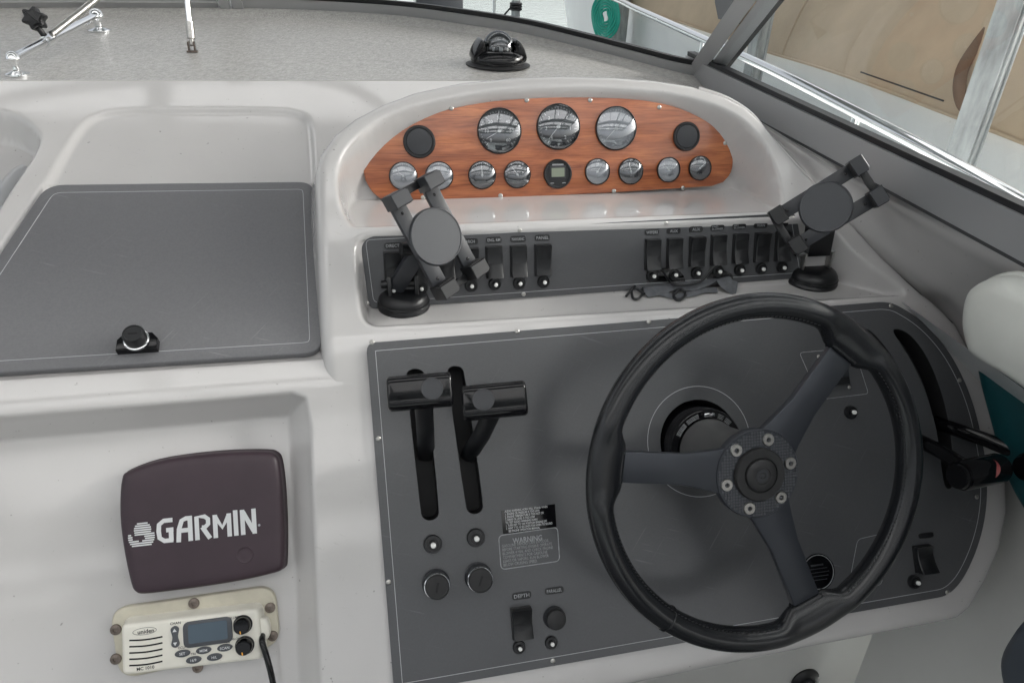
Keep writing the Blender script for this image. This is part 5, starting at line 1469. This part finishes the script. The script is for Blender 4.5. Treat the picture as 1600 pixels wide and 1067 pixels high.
ribbon('strap_tail', [(1008, 458, .004), (1030, 462, .005), (1052, 466, .004), (1062, 465, .004), (1080, 463, .005), (1100, 458, .006), (1120, 458, .005)], .006, FABRIC, sg)
mb = MB()
mb.tube(spline([sh(978, 466, .004), sh(990, 458, .012), sh(996, 447, .012), sh(1000, 452, .010), sh(1004, 462, .006), sh(996, 470, .004), sh(988, 468, .004), sh(988, 456, .008), sh(1006, 464, .006)], 6, closed=False), .0022, 8); mb.build('cord_loop', SEAL, sg)
mb = MB(); mb.tube(spline([sh(1052, 466, .006), sh(1062, 460, .010), sh(1070, 465, .006), sh(1064, 471, .004), sh(1056, 471, .004)], 5), .0026, 8, closed=True); mb.build('cord_knot', SEAL, sg)

# ================================================================== cushions at the right edge
def pad(name, pts, X, th, m_, label, cat, bev, seg=6):
    P3 = [on_X(px, py, X) for px, py in pts]; c = sum(P3, Vector()) / len(P3)
    M_ = mat4(c, Vector((0, -1, 0)), Vector((0, 0, 1)), Vector((-1, 0, 0)))
    Mi = M_.inverted(); poly = spline([(Mi @ p).xy for p in P3], 5)
    t = thing(name, M_, label, cat)
    poly = ccw(poly); mb = MB(); rings = []; size = max(p.length for p in poly)
    for k in range(seg + 3):
        if k == 0: f_, z = .97, -th
        elif k == 1: f_, z = 1.0, -th * .8
        else:
            a = math.pi / 2 * (k - 2) / seg; f_, z = 1 - bev / size * 2.2 * (1 - math.cos(a)), -bev + bev * math.sin(a)
        rings.append([mb.bm.verts.new((p.x, p.y, z)) for p in shrink(poly, f_)])
    c_ = sum((v.co for v in rings[-1]), Vector()) / len(poly); last = rings[-1]
    for f_ in (.75, .4): rings.append([mb.bm.verts.new(c_ + (v.co - c_) * f_ + Vector((0, 0, bev * .25 * (1 - f_)))) for v in last])
    for a, b in zip(rings, rings[1:]):
        for k in range(len(poly)): mb.bm.faces.new([a[k - 1], a[k], b[k], b[k - 1]])
    mb.bm.faces.new(rings[-1]); mb.build('upholstery', m_, t, angle=70)
    mb = MB(); mb.tube([Vector((p.x, p.y, -th * .55)) for p in poly], .005, 8, closed=True); mb.build('piping', m_, t)
    return t
pad('bolster', [(1484, 494), (1490, 458), (1510, 440), (1546, 432), (1582, 444), (1640, 475), (1760, 560), (1780, 715), (1700, 690), (1620, 637), (1556, 592), (1500, 556), (1487, 524)], .80, .08, WVINYL, 'white vinyl bolster padding the coaming above the teal cushion', 'cushion', .035)
pad('side_cushion', [(1512, 550), (1556, 578), (1640, 634), (1720, 700), (1740, 930), (1650, 880), (1596, 810), (1562, 745), (1536, 655)], .965, .10, TEAL, 'deep teal vinyl side cushion beneath the white bolster', 'cushion', .03)
pad('seat_corner', [(1552, 1040), (1572, 990), (1605, 955), (1660, 935), (1800, 960), (1800, 1250), (1640, 1230), (1575, 1120)], .80, .12, SLATE, 'slate grey vinyl seat corner low on the right of the helm', 'seat', .02)

# ================================================================== drain fitting below the console
bk = Plane((.98, .98), (.86, 1.9))
M = bk.frame(1257, 1062, .001)
kn_ = thing('bulkhead_fitting', M, 'round black fitting on the bulkhead below the steering wheel', 'fitting')
k = sc(M.translation)
MB().lathe([(0, 0), (24 * k, 0), (24 * k, .004), (20 * k, .010), (14 * k, .013), (12 * k, .013)], 36).build('flange', BLACK, kn_)
MB().lathe([(12 * k, .011), (12 * k, .024), (9 * k, .028), (0, .028)], 28).build('plug', GREYPL, kn_)

# ================================================================== helm chair added behind the eye point to shade the lower right
hs_ = thing('added_shade_chair', Matrix.Translation(W(.55, -.75, 1.85)), 'unseen white and slate vinyl helm chair added to shade the lower right of the helm', 'chair')
MB().lathe([(0, 0), (.22, 0), (.22, .02), (.08, .05), (.05, .10), (.05, .55), (0, .55)], 28).build('pedestal', STEEL, hs_)
MB().box((0, 0, .62), (.60, .52, .16), bev=.045).build('seat_pad', SLATE, hs_)
MB().box((0, -.27, .98), (.60, .13, .62), bev=.05).build('backrest', SLATE, hs_)
for sx in (-.33, .33): MB().box((sx, -.02, .82), (.08, .42, .07), bev=.025).build('armrest', WVINYL, hs_)
